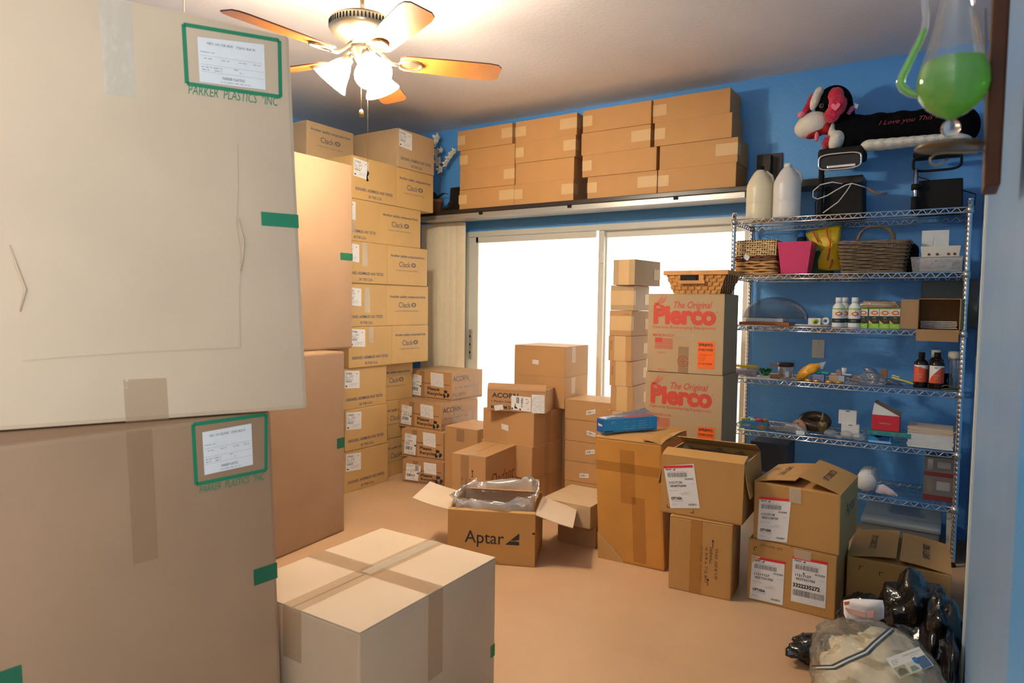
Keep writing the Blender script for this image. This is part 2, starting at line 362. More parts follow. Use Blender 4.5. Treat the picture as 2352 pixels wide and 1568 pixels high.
# ------------------------------------------------------------------ ledge, headrail and vertical blind
t = thing('wall_ledge', 'long black wooden ledge above the sliding window carrying sixteen cartons', 'shelf', (0, 0, 0))
b = MB(); b.box((2.2, -.165, 2.100), (2.72, .33, .034), DARKW, .004); b.build('board', t)
def corbel(x, w=.018, sx=1):
    b = MB(); b.box((x, -.008, 2.117+.125), (.16, .016, .25), DARKW, .003)
    b.box((x, -.018, 2.117+.13), (.09, .006, .19), mat('bracket_recess', s2l(96, 84, 72), .6), .002)
    prof = [(0, 0), (.20, 0), (.20, .035), (.13, .07), (.085, .12), (.075, .23), (0, .23)]
    vs_ = [(x+s, -.016-p, 2.117+q) for s in (-w/2*1.6, w/2*1.6) for p, q in prof]; n = len(prof)
    b.add(vs_, [tuple(range(n)), tuple(range(2*n-1, n-1, -1))]+[(i, i+n, (i+1) % n+n, (i+1) % n) for i in range(n)], DARKW)
    return b
cx1 = PX(1036, -.15, 2.25); corbel(cx1-.03, .03).build('bracket', t)
cx2 = PX(1763, -.06, 2.25); t2 = thing('shelf_bracket', 'black wooden bracket plate on the blue wall behind the gallon jugs', 'bracket', (0,0,0)); corbel(cx2, .03).build('plate', t2)
x0 = PX(1845, -.12, 2.08); x1 = PX(1985, -.12, 2.08)
t = thing('wall_ledge', 'short black ledge on the blue wall behind the jugs and desk lamps', 'shelf', (0,0,0))
b = MB(); b.box(((x0+x1)/2-.1, -.1, 2.125), (x1-x0+.2, .2, .045), DARKW, .004); b.build('board', t)
bl = thing('vertical_blind', 'cream vertical blind drawn open, bunched at the left of the window', 'blind', (0,0,0))
b = MB(); b.box((2.20, -.225, 2.063), (2.70, .205, .038), ALU, .004); b.box((2.20, -.330, 2.048), (2.70, .006, .010), ALU, .001)
for x in (1.5, 2.3, 3.1): b.box((x, -.330, 2.072), (.03, .012, .02), MATTB)
b.build('headrail', bl)
rb = random.Random(4)
xs = PX(972, -.14, 1.4); xe = PX(1064, -.14, 1.4); n = 13
for i in range(n):
    x = xs+.03+(xe-xs-.06)*i/(n-1); a = math.radians(18+rb.uniform(-6, 6)); wv = .089
    y = -.145+(i % 2)*.012
    b = MB(); pts = []
    for q in range(5):
        s_ = (q/4-.5); bow = .004*(1-(2*s_)**2); pts.append((x+s_*wv*math.cos(a)+bow*math.sin(a), y+s_*wv*math.sin(a)-bow*math.cos(a)))
    vs_ = [(p[0], p[1], z) for z in (.04, 2.04) for p in pts]+[(p[0]+.0006, p[1]+.0012, z) for z in (.04, 2.04) for p in pts]
    fs = [(k, k+1, k+6, k+5) for k in range(4)]+[(k+10, k+15, k+16, k+11) for k in range(4)]+[(0, 5, 15, 10), (4, 14, 19, 9), (5, 6, 7, 8, 9, 19, 18, 17, 16, 15), (0, 10, 11, 12, 13, 14, 4, 3, 2, 1)]
    b.add(vs_, fs, CREAM); b.build('slat', bl)

# sixteen cartons on the ledge (x0, x1, depth, tape patches) measured column by column, bottom row first
G = 'plain cartons stacked on the ledge'
cols = [[(1.262, 1.795), (1.270, 1.800), (1.268, 1.797), (1.243, 1.774)], [(1.800, 2.316), (1.806, 2.315), (1.806, 2.327), (1.801, 2.332)],
        [(2.428, 2.954), (2.386, 2.948), (2.372, 2.900), (2.384, 2.903)], [(2.963, 3.483), (2.969, 3.488), (2.930, 3.448), (2.914, 3.431)]]
pat = [[(0, 1), (0, 1), (0, 0), (1, 1)], [(1, 1), (0, 0), (1, 1), (1, 1)], [(1, 1), (1, 0), (0, 1), (1, 0)], [(1, 0), (0, 1), (1, 0), (1, 0)]]
pat[0] = [(1, 1), (0, 1), (1, 0), (1, 1)]
cn = ['leftmost', 'second', 'third', 'rightmost']; rn = ['bottom', 'second from the bottom', 'second from the top', 'top']
for ci, col in enumerate(cols):
    for ri, (a, e) in enumerate(col):
        zz = 2.1175+ri*.1585
        c = Carton('cardboard_box', 'flat brown carton on the ledge, %s stack, %s' % (cn[ci], rn[ri]), (a+e)/2, -.3+.13, zz, 0, e-a, .26+.01*((ri+ci) % 2), .158, CARDL, group=G, bev=.003)
        l, r = pat[ci][ri]; w = e-a
        if l: c.strip('F', .0, .045, .075+.02*((ri*ci) % 2), .118, PAPER, 'tape_patch', 'pale paper tape', .0008, [('L', .27, .045, .19, .118)])
        if r: c.strip('F', w-(.10 if (ri+ci) % 2 else .14), .05, w, .125, PAPER, 'tape_patch', 'pale paper tape', .0008, [('R', 0, .05, .07, .125)])
        c.done()
# orchid
ox, oz = XZ(1001, 487, -.17)
t = thing('potted_orchid', 'artificial white orchid in a small terracotta pot on the ledge', 'plant', (ox, -.17, 2.117))
TERRA = mat('terracotta', s2l(150, 98, 70), .7, noise_amt=.15); PET = mat('orchid_petal', s2l(240, 232, 215), .5); LEAFM = mat('dark_leaf', s2l(40, 62, 34), .45); STEMM = mat('stem', s2l(90, 110, 60), .6)
b = MB(); b.lathe([(.045, 0), (.06, .10), (.066, .10), (.066, .125), (.055, .125), (.052, .1)], TERRA, 20); b.build('pot', t)
b = MB()
for a, l in ((.2, .12), (1.9, .11), (3.4, .13), (4.9, .1), (2.7, .1)):
    d = Vector((math.cos(a), math.sin(a), 0)); n_ = Vector((-math.sin(a), math.cos(a), 0)); vs_ = []
    for q in range(6):
        s_ = q/5; w = .028*math.sin(PI*min(1, s_*.9+.1)); p = d*l*s_+Vector((0, 0, .12+.06*math.sin(s_*2.2)))
        vs_ += [p-n_*w, p+Vector((0, 0, -.006)), p+n_*w]
    b.add(vs_, [(q*3+k, q*3+k+1, q*3+k+4, q*3+k+3) for q in range(5) for k in (0, 1)], LEAFM, True)
b.build('leaves', t)
def pl(px, py, y=-.15): x, z = XZ(px, py, y); return Vector((x-ox, y+.17, z-2.117))
s1 = [Vector((0, 0, .1)), pl(1012, 440), pl(1012, 395), pl(1014, 370), pl(1010, 340), pl(1002, 305)]; s2 = [pl(1012, 420), pl(1018, 388), pl(1028, 370), pl(1040, 350), pl(1047, 338)]
b = MB(); b.tube(s1, .0025, STEMM, 6); b.tube(s2, .002, STEMM, 6); b.build('stem', t)
for i, (px, py, sz) in enumerate(((1004, 318, .05), (1003, 350, .045), (1007, 370, .05), (1012, 389, .042), (1024, 376, .034), (1030, 365, .034), (1036, 357, .034), (1043, 348, .034), (999, 332, .035), (1014, 345, .03))):
    b = MB(); cc_ = pl(px, py, -.16)
    for k in range(5):
        a = 2*PI*k/5+i; d = Vector((math.cos(a), -.25, math.sin(a))); n_ = Vector((-math.sin(a), 0, math.cos(a)))
        b.add([cc_, cc_+d*sz*.5+n_*sz*.33, cc_+d*sz*.95+n_*sz*.12+Vector((0, -.006, 0)), cc_+d*sz*.95-n_*sz*.12+Vector((0, -.006, 0)), cc_+d*sz*.5-n_*sz*.33], [(0, 1, 2, 3, 4)], PET)
    b.lathe([(0, 0), (.006, .004), (.004, .012), (0, .014)], mat('orchid_lip', s2l(225, 190, 90), .5), 8, cc_, Euler((PI/2, 0, 0)).to_matrix()); b.build('flower', t)

# ------------------------------------------------------------------ ceiling fan
fz = FAN
t = thing('ceiling_fan', 'brass ceiling fan with five oak blades and lit frosted lamp shades', 'ceiling fan', tuple(fz))
HB = .065
b = MB(); b.lathe([(.011, .10), (.011, CZ-fz.z-.05)], NICKEL, 12); b.build('downrod', t)
b = MB(); b.lathe([(.0, CZ-fz.z), (.07, CZ-fz.z), (.065, CZ-fz.z-.03), (.02, CZ-fz.z-.07), (.0, CZ-fz.z-.07)][::-1], NICKEL, 24); b.build('canopy', t)
b = MB(); b.lathe([(r_, z_+HB) for r_, z_ in ((0, -.012), (.06, -.012), (.07, .0), (.085, .015), (.118, .032), (.142, .05), (.15, .065), (.15, .095), (.144, .105), (.12, .118), (.07, .128), (.02, .135), (0, .135))], NICKEL, 48)
for k in range(56):
    a = 2*PI*k/56; b.box((.1505*math.cos(a), .1505*math.sin(a), .081+HB), (.003, .006, .024), MATTB, rot=(0, 0, a))
mh = b.build('motor_housing', t)
b = MB(); b.lathe([(r_, z_+HB) for r_, z_ in ((0, -.105), (.014, -.10), (.024, -.085), (.034, -.07), (.044, -.05), (.055, -.03), (.06, -.012), (0, -.012))], NICKEL, 32); b.build('switch_housing', t)
ph = 541.184 % (2*PI)
def bladeprof():
    return [(.175, .045), (.20, .060), (.30, .064), (.45, .070), (.60, .073), (.64, .066), (.66, .045)]
for k in range(5):
    a = ph - k*2*PI/5; R = Matrix.Rotation(a, 3, 'Z') @ Matrix.Rotation(math.radians(-12), 3, 'X'); b = MB(); pr = bladeprof(); vs_ = []
    for zz in (-.003, .003):
        for x, w in pr: vs_ += [R @ Vector((x, -w, zz)), R @ Vector((x, w, zz))]
    n = len(pr); fs = [(2*i, 2*i+1, 2*i+3, 2*i+2) for i in range(n-1)]; fe = []
    o_ = 2*n
    fe = [(2*i, 2*i+2, o_+2*i+2, o_+2*i) for i in range(n-1)]+[(2*i+1, o_+2*i+1, o_+2*i+3, 2*i+3) for i in range(n-1)]+[(0, o_, o_+1, 1), (2*n-2, 2*n-1, o_+2*n-1, o_+2*n-2)]
    b.add(vs_, fs+[(o_+2*i, o_+2*i+2, o_+2*i+3, o_+2*i+1) for i in range(n-1)], BLADE); b.add(vs_, fe, BLADED); bo = b.build('blade', t)
    b = MB(); Rz = Matrix.Rotation(a, 3, 'Z'); 
    b.tube([Rz @ Vector(p) for p in ((.06, 0, HB-.008), (.085, 0, HB-.030), (.11, 0, .012), (.14, 0, -.008), (.175, 0, -.008))], [.011, .009, .008, .009, .010], NICKEL, 8)
    ring = [R @ Vector((.225+.055*math.cos(q*PI/8), .035*math.sin(q*PI/8), -.008)) for q in range(16)]
    b.tube(ring, .006, NICKEL, 6, closed=True); b.add([R @ Vector((.225+.04*math.cos(q*PI/8), .024*math.sin(q*PI/8), -.006)) for q in range(16)], [tuple(range(16))], NICKEL); b.build('blade_iron', bo)
ap_ = math.radians(215)
for k in range(3):
    a = ap_+k*2*PI/3; dr = Vector((math.cos(a), math.sin(a), 0)); tiltm = Matrix.Rotation(a, 3, 'Z') @ Matrix.Rotation(math.radians(-38), 3, 'Y')
    base = dr*.062+Vector((0, 0, HB-.062)); b = MB(); b.tube([dr*.02+Vector((0, 0, HB-.055)), dr*.045+Vector((0, 0, HB-.05)), base], .009, NICKEL, 8)
    b.lathe([(.012, .01), (.026, 0), (.028, -.03), (.024, -.034)], NICKEL, 16, base, tiltm); ao_ = b.build('lamp_arm', t)
    b = MB(); b.lathe([(r_*1.25, z_*1.3) for r_, z_ in ((.024, -.018), (.034, -.035), (.043, -.055), (.05, -.075), (.056, -.09), (.066, -.104), (.069, -.110), (.0665, -.110), (.053, -.091), (.047, -.075), (.04, -.055), (.031, -.036))], FROST, 24, base, tiltm, cap=False); b.build('lamp_shade', ao_)
    p = base + tiltm @ Vector((0, 0, -.07)); bb = MB(); bb.lathe([(0, .028), (.012, .022), (.014, .01), (.022, -.008), (.024, -.02), (.018, -.034), (0, -.042)][::-1], mat('bulb', (1, .9, .7), .3, emis=30, ecol=(1, .86, .66)), 14, p, tiltm); bb.build('bulb', ao_)
    light('fan_lamp_light', 'POINT', fz+base+tiltm @ Vector((0, 0, -.112)), LAMP_E*(.22 if k == 0 else 1), LAMP_C, shadow_soft_size=.03)
def chain(px, y0, y1, dy, hook):
    x, z0 = XZ(px, y0, fz.y+dy); z1 = PZ(y1, x, fz.y+dy); b = MB(); n = int((z0-z1)/.006)
    b.tube([(x-fz.x, dy, z0-fz.z), (x-fz.x, dy, z1-fz.z)], .0012, BRASS, 5)
    for i in range(0, n, 2): b.lathe([(0, -.002), (.0022, 0), (0, .002)], BRASS, 5, (x-fz.x, dy, z0-fz.z-i*.006))
    c = b.build('pull_chain', t); b = MB()
    if hook: b.tube([(x-fz.x, dy, z1-fz.z), (x-fz.x+.003, dy, z1-fz.z-.02), (x-fz.x-.003, dy, z1-fz.z-.035), (x-fz.x, dy, z1-fz.z-.055)], [.002, .005, .003, .005], MATTB, 8)
    else: b.lathe([(0, -.018), (.009, -.014), (.012, 0), (.009, .012), (.003, .018), (0, .018)], BRASS, 16, (x-fz.x, dy, z1-fz.z))
    b.build('pull_knob', c)
chain(830, 150, 260, -.03, False); chain(845, 130, 388, -.045, True)
x, z = XZ(422, 26, -3.2)
b = MB(); b.tube([(0, 0, 0), (0, 0, z-CZ)], .0035, CREAM, 6); o = b.build('pull_cord', loc=(x, -3.2, CZ)); tag(o, 'thin cream cord hanging from the ceiling above the big near boxes', 'cord')

# ------------------------------------------------------------------ cartons with blue print along the left wall
G = 'cartons with blue print stacked along the left wall'
def clack(y0, y1, z, h, x=1.136, label='', kind='D', M=CARDC, dep=.52, nm='cardboard_box', tape=None):
    w = y1-y0; c = Carton(nm, label, x-dep/2, (y0+y1)/2, z, 0, dep, w, h, M, group=G, bev=.005)
    if kind == 'D':
        c.text('R', 'DESIGNED, ASSEMBLED AND TESTED', .03, .057, w-.07, .024, INKB, bold=.02, res=2); c.text('R', 'IN THE U.S.A.', w*.36, .018, w*.30, .020, INKB, bold=.02, res=2)
        def lab(mb, O, U, V):
            mb.text(O, U, V, 'CT100260', .06, .78, .42, .12, INK, bold=.02, res=1); dashes(mb, O, U, V, .06, .45, .5, .3, 4, INKGREY, .9, 5); barcode(mb, O, U, V, .06, .34, .4, .1, INKGREY, 16)
            mb.rect(O, U, V, .06, .08, .16, .16, INK); mb.rect(O, U, V, .78, .8, .84, .86, INKGREY); dashes(mb, O, U, V, .3, .1, .6, .2, 3, INKLG, .8, 9)
        c.sticker('R', [(.012, .155), (.155, .145), (.155, .27), (.012, .28)], lab, 'shipping_label', 'white shipping label')
    else:
        c.text('R', 'Another quality component from', .035, .205, w-.07, .026, INKB, bold=.02, res=2); c.text('R', 'Clack', w*.28, .138, w*.28, .04, INKB, bold=.005, res=3)
        O, U, V = c.fr('R')
        ex, ey = w*.64, .158
        for rx in (.028, .018, .009):
            ring = [(ex+rx*math.cos(q*PI/8), ey+.017*math.sin(q*PI/8)) for q in range(17)]
            for q in range(16):
                (a, e), (g, k_) = ring[q], ring[q+1]; c.b.poly(O, U, V, [(a, e), (g, k_), (ex+(g-ex)*.75, ey+(k_-ey)*.8), (ex+(a-ex)*.75, ey+(e-ey)*.8)], INKB)
        c.text('R', 'Serving the water treatment industry', w*.2, .104, w*.55, .014, INKB, res=1)
    if tape: c.strip('R', tape[0], tape[1], tape[0]+.05, tape[2], TAPEW, label='shiny clear tape')
    c.strip('F', .0, .02, .05, h-.02, TAPE)
    return c.done()
seam = [0, .297, .592, .886, 1.178, 1.487, 1.782, 2.078, 2.375, 2.665]
A = [(-1.425, -.987), (-1.425, -1.002), (-1.435, -1.004), (-1.395, -.963), (-1.42, -1.008), (-1.45, -1.010), (-1.48, -1.086), (-1.36, -.916)]
B = [(-.983, -.60), (-.998, -.60), (-.996, -.62), (-.957, -.537), (-1.003, -.524), (-1.004, -.549), (-1.082, -.625), (-.911, -.478)]
rows = ['bottom', 'second', 'third', 'fourth', 'fifth', 'sixth', 'seventh', 'eighth']
XO = [0, .004, -.004, .010, -.004, .006, 0, .004]
TP = {3: (.19, .17, .287), 4: (.19, .10, .28), 5: (.185, .12, .29), 6: (.10, .06, .27)}
for i in range(8):
    clack(*A[i], seam[i], seam[i+1]-seam[i]-.001, 1.136+XO[i], 'carton lettered DESIGNED, ASSEMBLED AND TESTED, %s from the floor by left wall' % rows[i], 'D', tape=TP.get(i))
    clack(*B[i], seam[i], seam[i+1]-seam[i]-.001, (1.13 if i > 2 else 1.055)+XO[i], 'blue-lettered carton in the stack next to the blinds, %s from the floor' % rows[i], 'A')
clack(-.900, -.478, seam[8], .288, 1.140, 'topmost carton nearest the corner, its plain side and blue lettering showing', 'D', CARDR)
# recessed column behind, only its top carton shows
for i in range(8):
    c = Carton('cardboard_box', 'carton in the hidden rear stack against the left wall, %s from the floor' % rows[i], .30, -1.21, seam[i], 0, .46, .44, seam[i+1]-seam[i]-.001, CARDC, group='cartons in the rear stack against the left wall'); c.done()
clack(-1.435, -.985, seam[8], .272, .76, 'recessed topmost blue-lettered carton left of the corner, under the ceiling', 'A', CARDR, .48)
clack(-1.96, -1.47, seam[7]-.04, .30, .74, 'carton showing just a sliver above the tall brown box', 'A', CARDC, .5)
for i in range(7):
    Carton('cardboard_box', 'carton hidden behind the tall brown box, %s from the floor' % rows[i], .49, -1.72, seam[i]*.981, 0, .5, .46, .2885, CARDC, group='cartons in the rear stack against the left wall').done()

# ------------------------------------------------------------------ the big moving cartons on the left
def parker_label(mb, O, U, V):
    mb.text(O, U, V, 'NEC 100 CSE 4305   1724-D BLK N', .14, .86, .72, .06, INKGREY, res=1, bold=.01)
    for y, xs_ in ((.66, (.03, .12)), (.52, (.08, .34, .6, .82))):
        for x in xs_: dashes(mb, O, U, V, x, y, .12, .05, 1, INKLG, 1, int(x*99))
    for y in (.6, .4, .24): mb.rect(O, U, V, .02, y, .98, y+.006, INKLG)
    dashes(mb, O, U, V, .04, .26, .3, .12, 2, INKLG, .9, 4); dashes(mb, O, U, V, .52, .28, .14, .12, 2, INKLG, .9, 5)
    mb.text(O, U, V, 'PARKER PLASTICS', .34, .11, .34, .06, INKGREY, res=1, bold=.02); dashes(mb, O, U, V, .26, .03, .5, .05, 1, INKLG, .9, 8)
def parker(name, label, p, M, frame=None, txt=None, stick=None, marks=(), G_=None, tilt=(0,0)):
    c = Carton(name, label, *p, M=M, tilt=tilt, group=G_, bev=.012)
    if frame:
        P = frame; t_ = .010
        for (a, e), (g, k_) in zip(P, P[1:]+P[:1]):
            d = Vector((g-a, k_-e)); n_ = Vector((-d.y, d.x)).normalized()*t_; d = d.normalized()*t_*.5
            c.poly('R', [(a-d.x, e-d.y), (g+d.x, k_+d.y), (g+d.x-n_.x, k_+d.y-n_.y), (a-d.x-n_.x, e-d.y-n_.y)][::-1], INKG)
    if txt:
        a, e, w, h, r = txt; c.text('R', 'PARKER  PLASTICS  "INC', a, e, w, h, INKG, shear=.25, rot=r, res=2)
    if stick: c.sticker('R', stick, parker_label, 'shipping_label', 'white rectangular product label')
    for a, e, g, k_ in marks: c.rect('R', a, e, g, k_, INKG if M is CARDP else INKG2)
    return c
GP = 'very large shipping cartons at the left'
NP_ = [2.759, -4.001, 0, -5, .6, 1.1, 1.045]
c = parker('shipping_carton', 'large brown carton at front left with green frame, beneath the overhanging paler one', NP_, CARDB,
    [(.886, .887), (1.072, .887), (1.078, 1.032), (.885, 1.031)], (.888, .857, .183, .019, -.0), [(.903, .902), (1.038, .905), (1.038, 1.018), (.902, 1.013)], [(1.027, .568, 1.0995, .6135), (.40, .53, .492, .574)], GP, (-.01, -.0299))
c.strip('R', .722, .72, .780, 1.04, TAPEB, label='brown tape with a shiny crease'); c.done()
NQ = [2.6455, -3.8679, 1.048, -23.69, .6, 1.2, 1.024]
c = parker('shipping_carton', 'large pale carton at front left filling the upper corner of the view', NQ, CARDP,
    [(.941, .852), (1.162, .860), (1.166, 1.000), (.941, .988)], (.938, .822, .222, .024, .03), [(.966, .857), (1.128, .866), (1.130, .985), (.966, .969)], [(1.10, .504, 1.1995, .541)], GP, (-.0357, -.0266))
c.strip('R', .755, .79, .822, 1.02, TAPEW, label='clear tape'); c.strip('R', .755, .0, .850, .105, TAPE, label='brown tape patch with shiny edge')
# torn hand-cut panel: raised board piece with a curled edge
mb = MB(); O, U, V = c.fr('R', .0035)
P = [(.560, .158), (.62, .163), (.80, .172), (.95, .176), (1.029, .178), (1.032, .30), (1.043, .42), (1.036, .50), (1.045, .60), (1.049, .716), (.80, .712), (.554, .702), (.553, .55), (.548, .40), (.565, .33), (.556, .25)]
N_ = U.cross(V)
mb.add([O+U*a+V*e for a, e in P]+[O+U*a+V*e-N_*.006 for a, e in P], [tuple(range(len(P)))]+[(i, i+len(P), (i+1) % len(P)+len(P), (i+1) % len(P)) for i in range(len(P))], CARDP)
c.parts.append(('cut_panel', mb, 'torn rectangular panel in the carton side'))
mb = MB(); mb.tube([O+U*1.041+V*.52+N_*.002, O+U*1.050+V*.46+N_*.008, O+U*1.047+V*.42+N_*.006, O+U*1.040+V*.38], [.0015, .003, .0025, .0015], CARDP, 6)
c.parts.append(('torn_edge', mb, None)); mb = MB(); mb.tube([O+U*.552+V*.42, O+U*.562+V*.37+N_*.008, O+U*.575+V*.32+N_*.01, O+U*.562+V*.27+N_*.004], [.0015, .003, .003, .0015], CARDP, 6); c.parts.append(('torn_edge', mb, None))
c.done()
p4 = parker('shipping_carton', 'large brown carton on the floor behind the near boxes, green mark at its edge', [1.413, -2.4909, 0, 5.66, .7, 1., 1.0645], CARDB, marks=[(.935, .50, .9995, .56)], G_=GP)
p4.done()
p3 = parker('shipping_carton', 'large brown carton on top of another beside the lettered stack, beneath the fan', [1.2132, -2.2553, 1.0655, .19, .7, 1., 1.122], CARDB, marks=[(.90, .54, .9995, .584)], G_=GP)
p3.done()
# pale carton front centre
c = Carton('shipping_carton', 'pale square carton in the foreground, taped crosswise on its top', 3.0846, -3.106, 0, .67, .5447, .6622, .453, CARDP, group=None, bev=.006)
c.seam(along='y', gap=.006)
c.strip('T', .232, 0, .312, .6622, TAPE, off=.0052, end=None); c.strip('T', 0, .29, .5447, .362, TAPEB, off=.0058)
c.strip('T', .252, .30, .292, .6622, TAPEW, off=.0062, label='shiny crumpled clear tape'); c.strip('R', .29, .18, .362, .453, TAPE); c.strip('F', .232, .30, .312, .453, TAPE)
c.rect('R', .635, .10, .6622, .145, INKG); c.done()

# ------------------------------------------------------------------ small white-labelled cartons, left of the window
def acorn_draw(c, w, d, h, two=True, small=False, right=True, seed=0):
    t_ = .004; c.rect('F', .01, h*.56, w-.02, h*.56+t_, INK); c.rect('F', .005, .012, w-.005, .012+t_, INK)
    c.rect('R', .005, .012, d-.005, .012+t_, INK)
    c.text('F', 'Please', w*.45, h*.33, w*.28, h*.12, INK, bold=.03, res=2); c.text('F', 'Recycle', w*.45, h*.14, w*.35, h*.14, INK, bold=.03, res=2)
    for k in range(3):
        a = k*2*PI/3+PI/2; x, y = w*.88+.022*math.cos(a), h*.24+.020*math.sin(a); u = Vector((-math.sin(a), math.cos(a)))*.014; v = Vector((math.cos(a), math.sin(a)))*.008
        c.poly('F', [(x-u.x-v.x, y-u.y-v.y), (x+u.x-v.x*1.8, y+u.y-v.y*1.8), (x+u.x*1.6, y+u.y*1.6), (x+u.x+v.x*1.8, y+u.y+v.y*1.8), (x-u.x+v.x, y-u.y+v.y)], INK)
    def l1(mb, O, U, V):
        dashes(mb, O, U, V, .08, .8, .5, .15, 3, INKGREY, .8, seed+1); dashes(mb, O, U, V, .1, .45, .7, .25, 3, INK, .6, seed+2); barcode(mb, O, U, V, .1, .22, .6, .16, INK, 16, seed); mb.rect(O, U, V, .86, .42, 1, .5, INK); dashes(mb, O, U, V, .3, .04, .6, .1, 2, INKGREY, .6, seed)
    def l2(mb, O, U, V): dashes(mb, O, U, V, .08, .1, .8, .8, 9, INKLG, .25, seed+7)
    c.sticker('F', [(.024, .024), (.132, .020), (.142, h*.82), (.034, h*.86)], l1, 'shipping_label', 'white barcode label')
    c.sticker('F', [(w*.53, h*.50), (w*.83, h*.46), (w*.82, h*.95), (w*.52, h*.97)], l2, 'packing_slip', 'white paper slip')
    if small: c.sticker('F', [(w*.30, h*.55), (w*.44, h*.52), (w*.45, h*.78), (w*.31, h*.82)], l2, 'sticker', 'small white sticker')
    if right:
        c.text('R', 'ACORN_', .02, h*.66, d*.56, h*.22, INK, res=3); dashes(c.b, *c.fr('R'), .03, h*.42, d*.7, h*.1, 1, INKGREY, .9, 3)
        c.text('R', 'FULL DEPTH', .015, h*.16, d*.40, h*.12, INK, res=1)
        c.strip('R', d*.70, .02, d*.88, h*.6, TAPE)
    c.strip('F', w*.26, 0, w*.38, h, TAPEB)
GA = 'wrapped cartons marked Please Recycle beside the blinds'
an = [('bottom of the stack of four', 1.350, -.663, 0, 14, .342, .50, .172), ('second from the bottom', 1.325, -.598, .173, 5.7, .382, .5, .212),
      ('second from the top, with a torn slip', 1.288, -.576, .386, -1.9, .437, .446, .201), ('topmost of four', 1.22, -.404, .588, -1.8, .451, .395, .223)]
for i, (lb, x, y, z, yw, w, d, h) in enumerate(an):
    c = Carton('cardboard_box', 'low carton marked Please Recycle beside the blinds, %s' % lb, x, y, z, yw, w, d, h, CARD if i else CARDD, group=GA)
    acorn_draw(c, w, d, h, small=(i == 0), right=i >= 2, seed=i); c.seam()
    if i >= 2: c.strip('T', .0, .0, w, d, WRAP, 'plastic_wrap', 'clear shrink wrap', .005, [('R', 0, 0, d, h)])
    c.done()
c = Carton('cardboard_box', 'upright plain carton between the wrapped cartons and the script-lettered carton', 1.752, -.7205, 0, -.2, .296, .339, .456, CARD); c.seam(); c.strip('F', .11, .36, .18, .45, TAPEB); c.done()
c = Carton('cardboard_box', 'carton with dark script lettering standing behind the open box', 2.102, -1.082, 0, 6.67, .252, .439, .384, CARD)
def vtext(c, f, s, a, b_, w, h, M, r=-PI/2, **k): c.text(f, s, a, b_, w, h, M, rot=r, **k)
c.seam(along='y'); c.text('R', 'Dadant', .07, .17, .34, .09, INKN, shear=.35, res=3)
O, U, V = c.fr('R'); 
for q in range(14):
    a0, a1 = q*.35, (q+1)*.35; f_ = lambda a: (.075+(.026-.001*a)*math.cos(a), .20+(.036-.001*a)*math.sin(a))
    (a, e), (g, k_) = f_(a0), f_(a1); c.b.poly(O, U, V, [(a, e), (g, k_), (g+.004, k_+.003), (a+.004, e+.003)], INKN)
c.poly('F', [(.155, .255), (.160, .255), (.160, .285), (.167, .285), (.1575, .298), (.148, .285), (.155, .285)], INK); c.rect('F', .148, .25, .167, .254, INK)
for i, s in enumerate(('THIS SIDE UP', 'FORCE', 'GEAR IN', 'R 1/4')): vtext(c, 'F', s, .16-i*.028, .235, .15-.02*i, .014, INKN, bold=.01, res=1)
c.strip('F', .07, 0, .13, .384, TAPEB); c.strip('T', .105, 0, .155, .08, TAPEW, off=.006, label='shiny crumpled tape'); c.done()
GB = 'plain cartons in the centre stack'
bs = [('bottom of the centre stack behind the open box', 2.130, -.646, 0, -3, .43, .377, .165), ('second from the bottom of the centre stack', 2.126, -.66, .166, -3.1, .439, .379, .219), ('third in the centre stack, with small sticker, under the ACORN carton', 2.124, -.644, .386, -2.5, .435, .375, .224)]
def minis(mb, O, U, V): dashes(mb, O, U, V, .1, .15, .8, .7, 4, INKLG, .6, 3)
def minib(mb, O, U, V): barcode(mb, O, U, V, .1, .25, .5, .5, INKGREY, 10); mb.text(O, U, V, 'APP', .66, .3, .26, .3, INKGREY, res=1)
for i, (lb, x, y, z, yw, w, d, h) in enumerate(bs):
    c = Carton('cardboard_box', 'plain brown carton, ' + lb, x, y, z, yw, w, d, h, CARD, group=GB); c.seam()
    if i == 2: c.sticker('F', [(.165, .095), (.225, .085), (.223, .125), (.163, .132)], minis, 'sticker', 'small white sticker')
    c.strip('R', .15, 0, .21, h, TAPE); c.done()
c = Carton('cardboard_box', 'low open carton printed ACORN resting askew on the centre stack', 2.155, -.72, .6155, 17, .42, .27, .145, CARDD)
c.text('F', 'ACORN', .035, .092, .19, .034, INK, bold=.02, res=3); c.text('F', '* Plastic Snap', .03, .056, .15, .018, INK, bold=.01, res=1); c.text('F', 'MEDIUM DEPTH', .03, .014, .22, .024, INK, bold=.02, res=1)
def shl(mb, O, U, V):
    barcode(mb, O, U, V, .25, .5, .15, .42, INK, 8); mb.poly(O, U, V, [(.16, .12), (.2, .5), (.24, .25), (.3, .2), (.34, .1)], INK); dashes(mb, O, U, V, .5, .1, .4, .8, 6, INK, .35, 2); mb.rect(O, U, V, .02, .03, .09, .16, INK); mb.rect(O, U, V, .42, .03, .5, .14, INK); barcode(mb, O, U, V, .5, .5, .1, .42, INKGREY, 5, 9)
c.sticker('F', [(.175, .014), (.315, .006), (.315, .106), (.175, .112)], shl, 'shipping_label', 'white barcode shipping label')
def slip(mb, O, U, V): dashes(mb, O, U, V, .06, .06, .9, .9, 12, INKLG, .7, 6); mb.rect(O, U, V, .03, .3, .06, .7, INKLG)
c.sticker('F', [(.32, .0), (.41, .0), (.41, .125), (.32, .125)], slip, 'packing_slip', 'clear pouch with packing slip')
c.sticker('F', [(.06, .0), (.12, .012), (.113, .045), (.05, .035)], minis, 'sticker', 'small white sticker', off=.002)
c.seam(); c.flap('F', .05, 118); c.done()
GC = 'two plain cartons on the pallet level behind the centre stack'
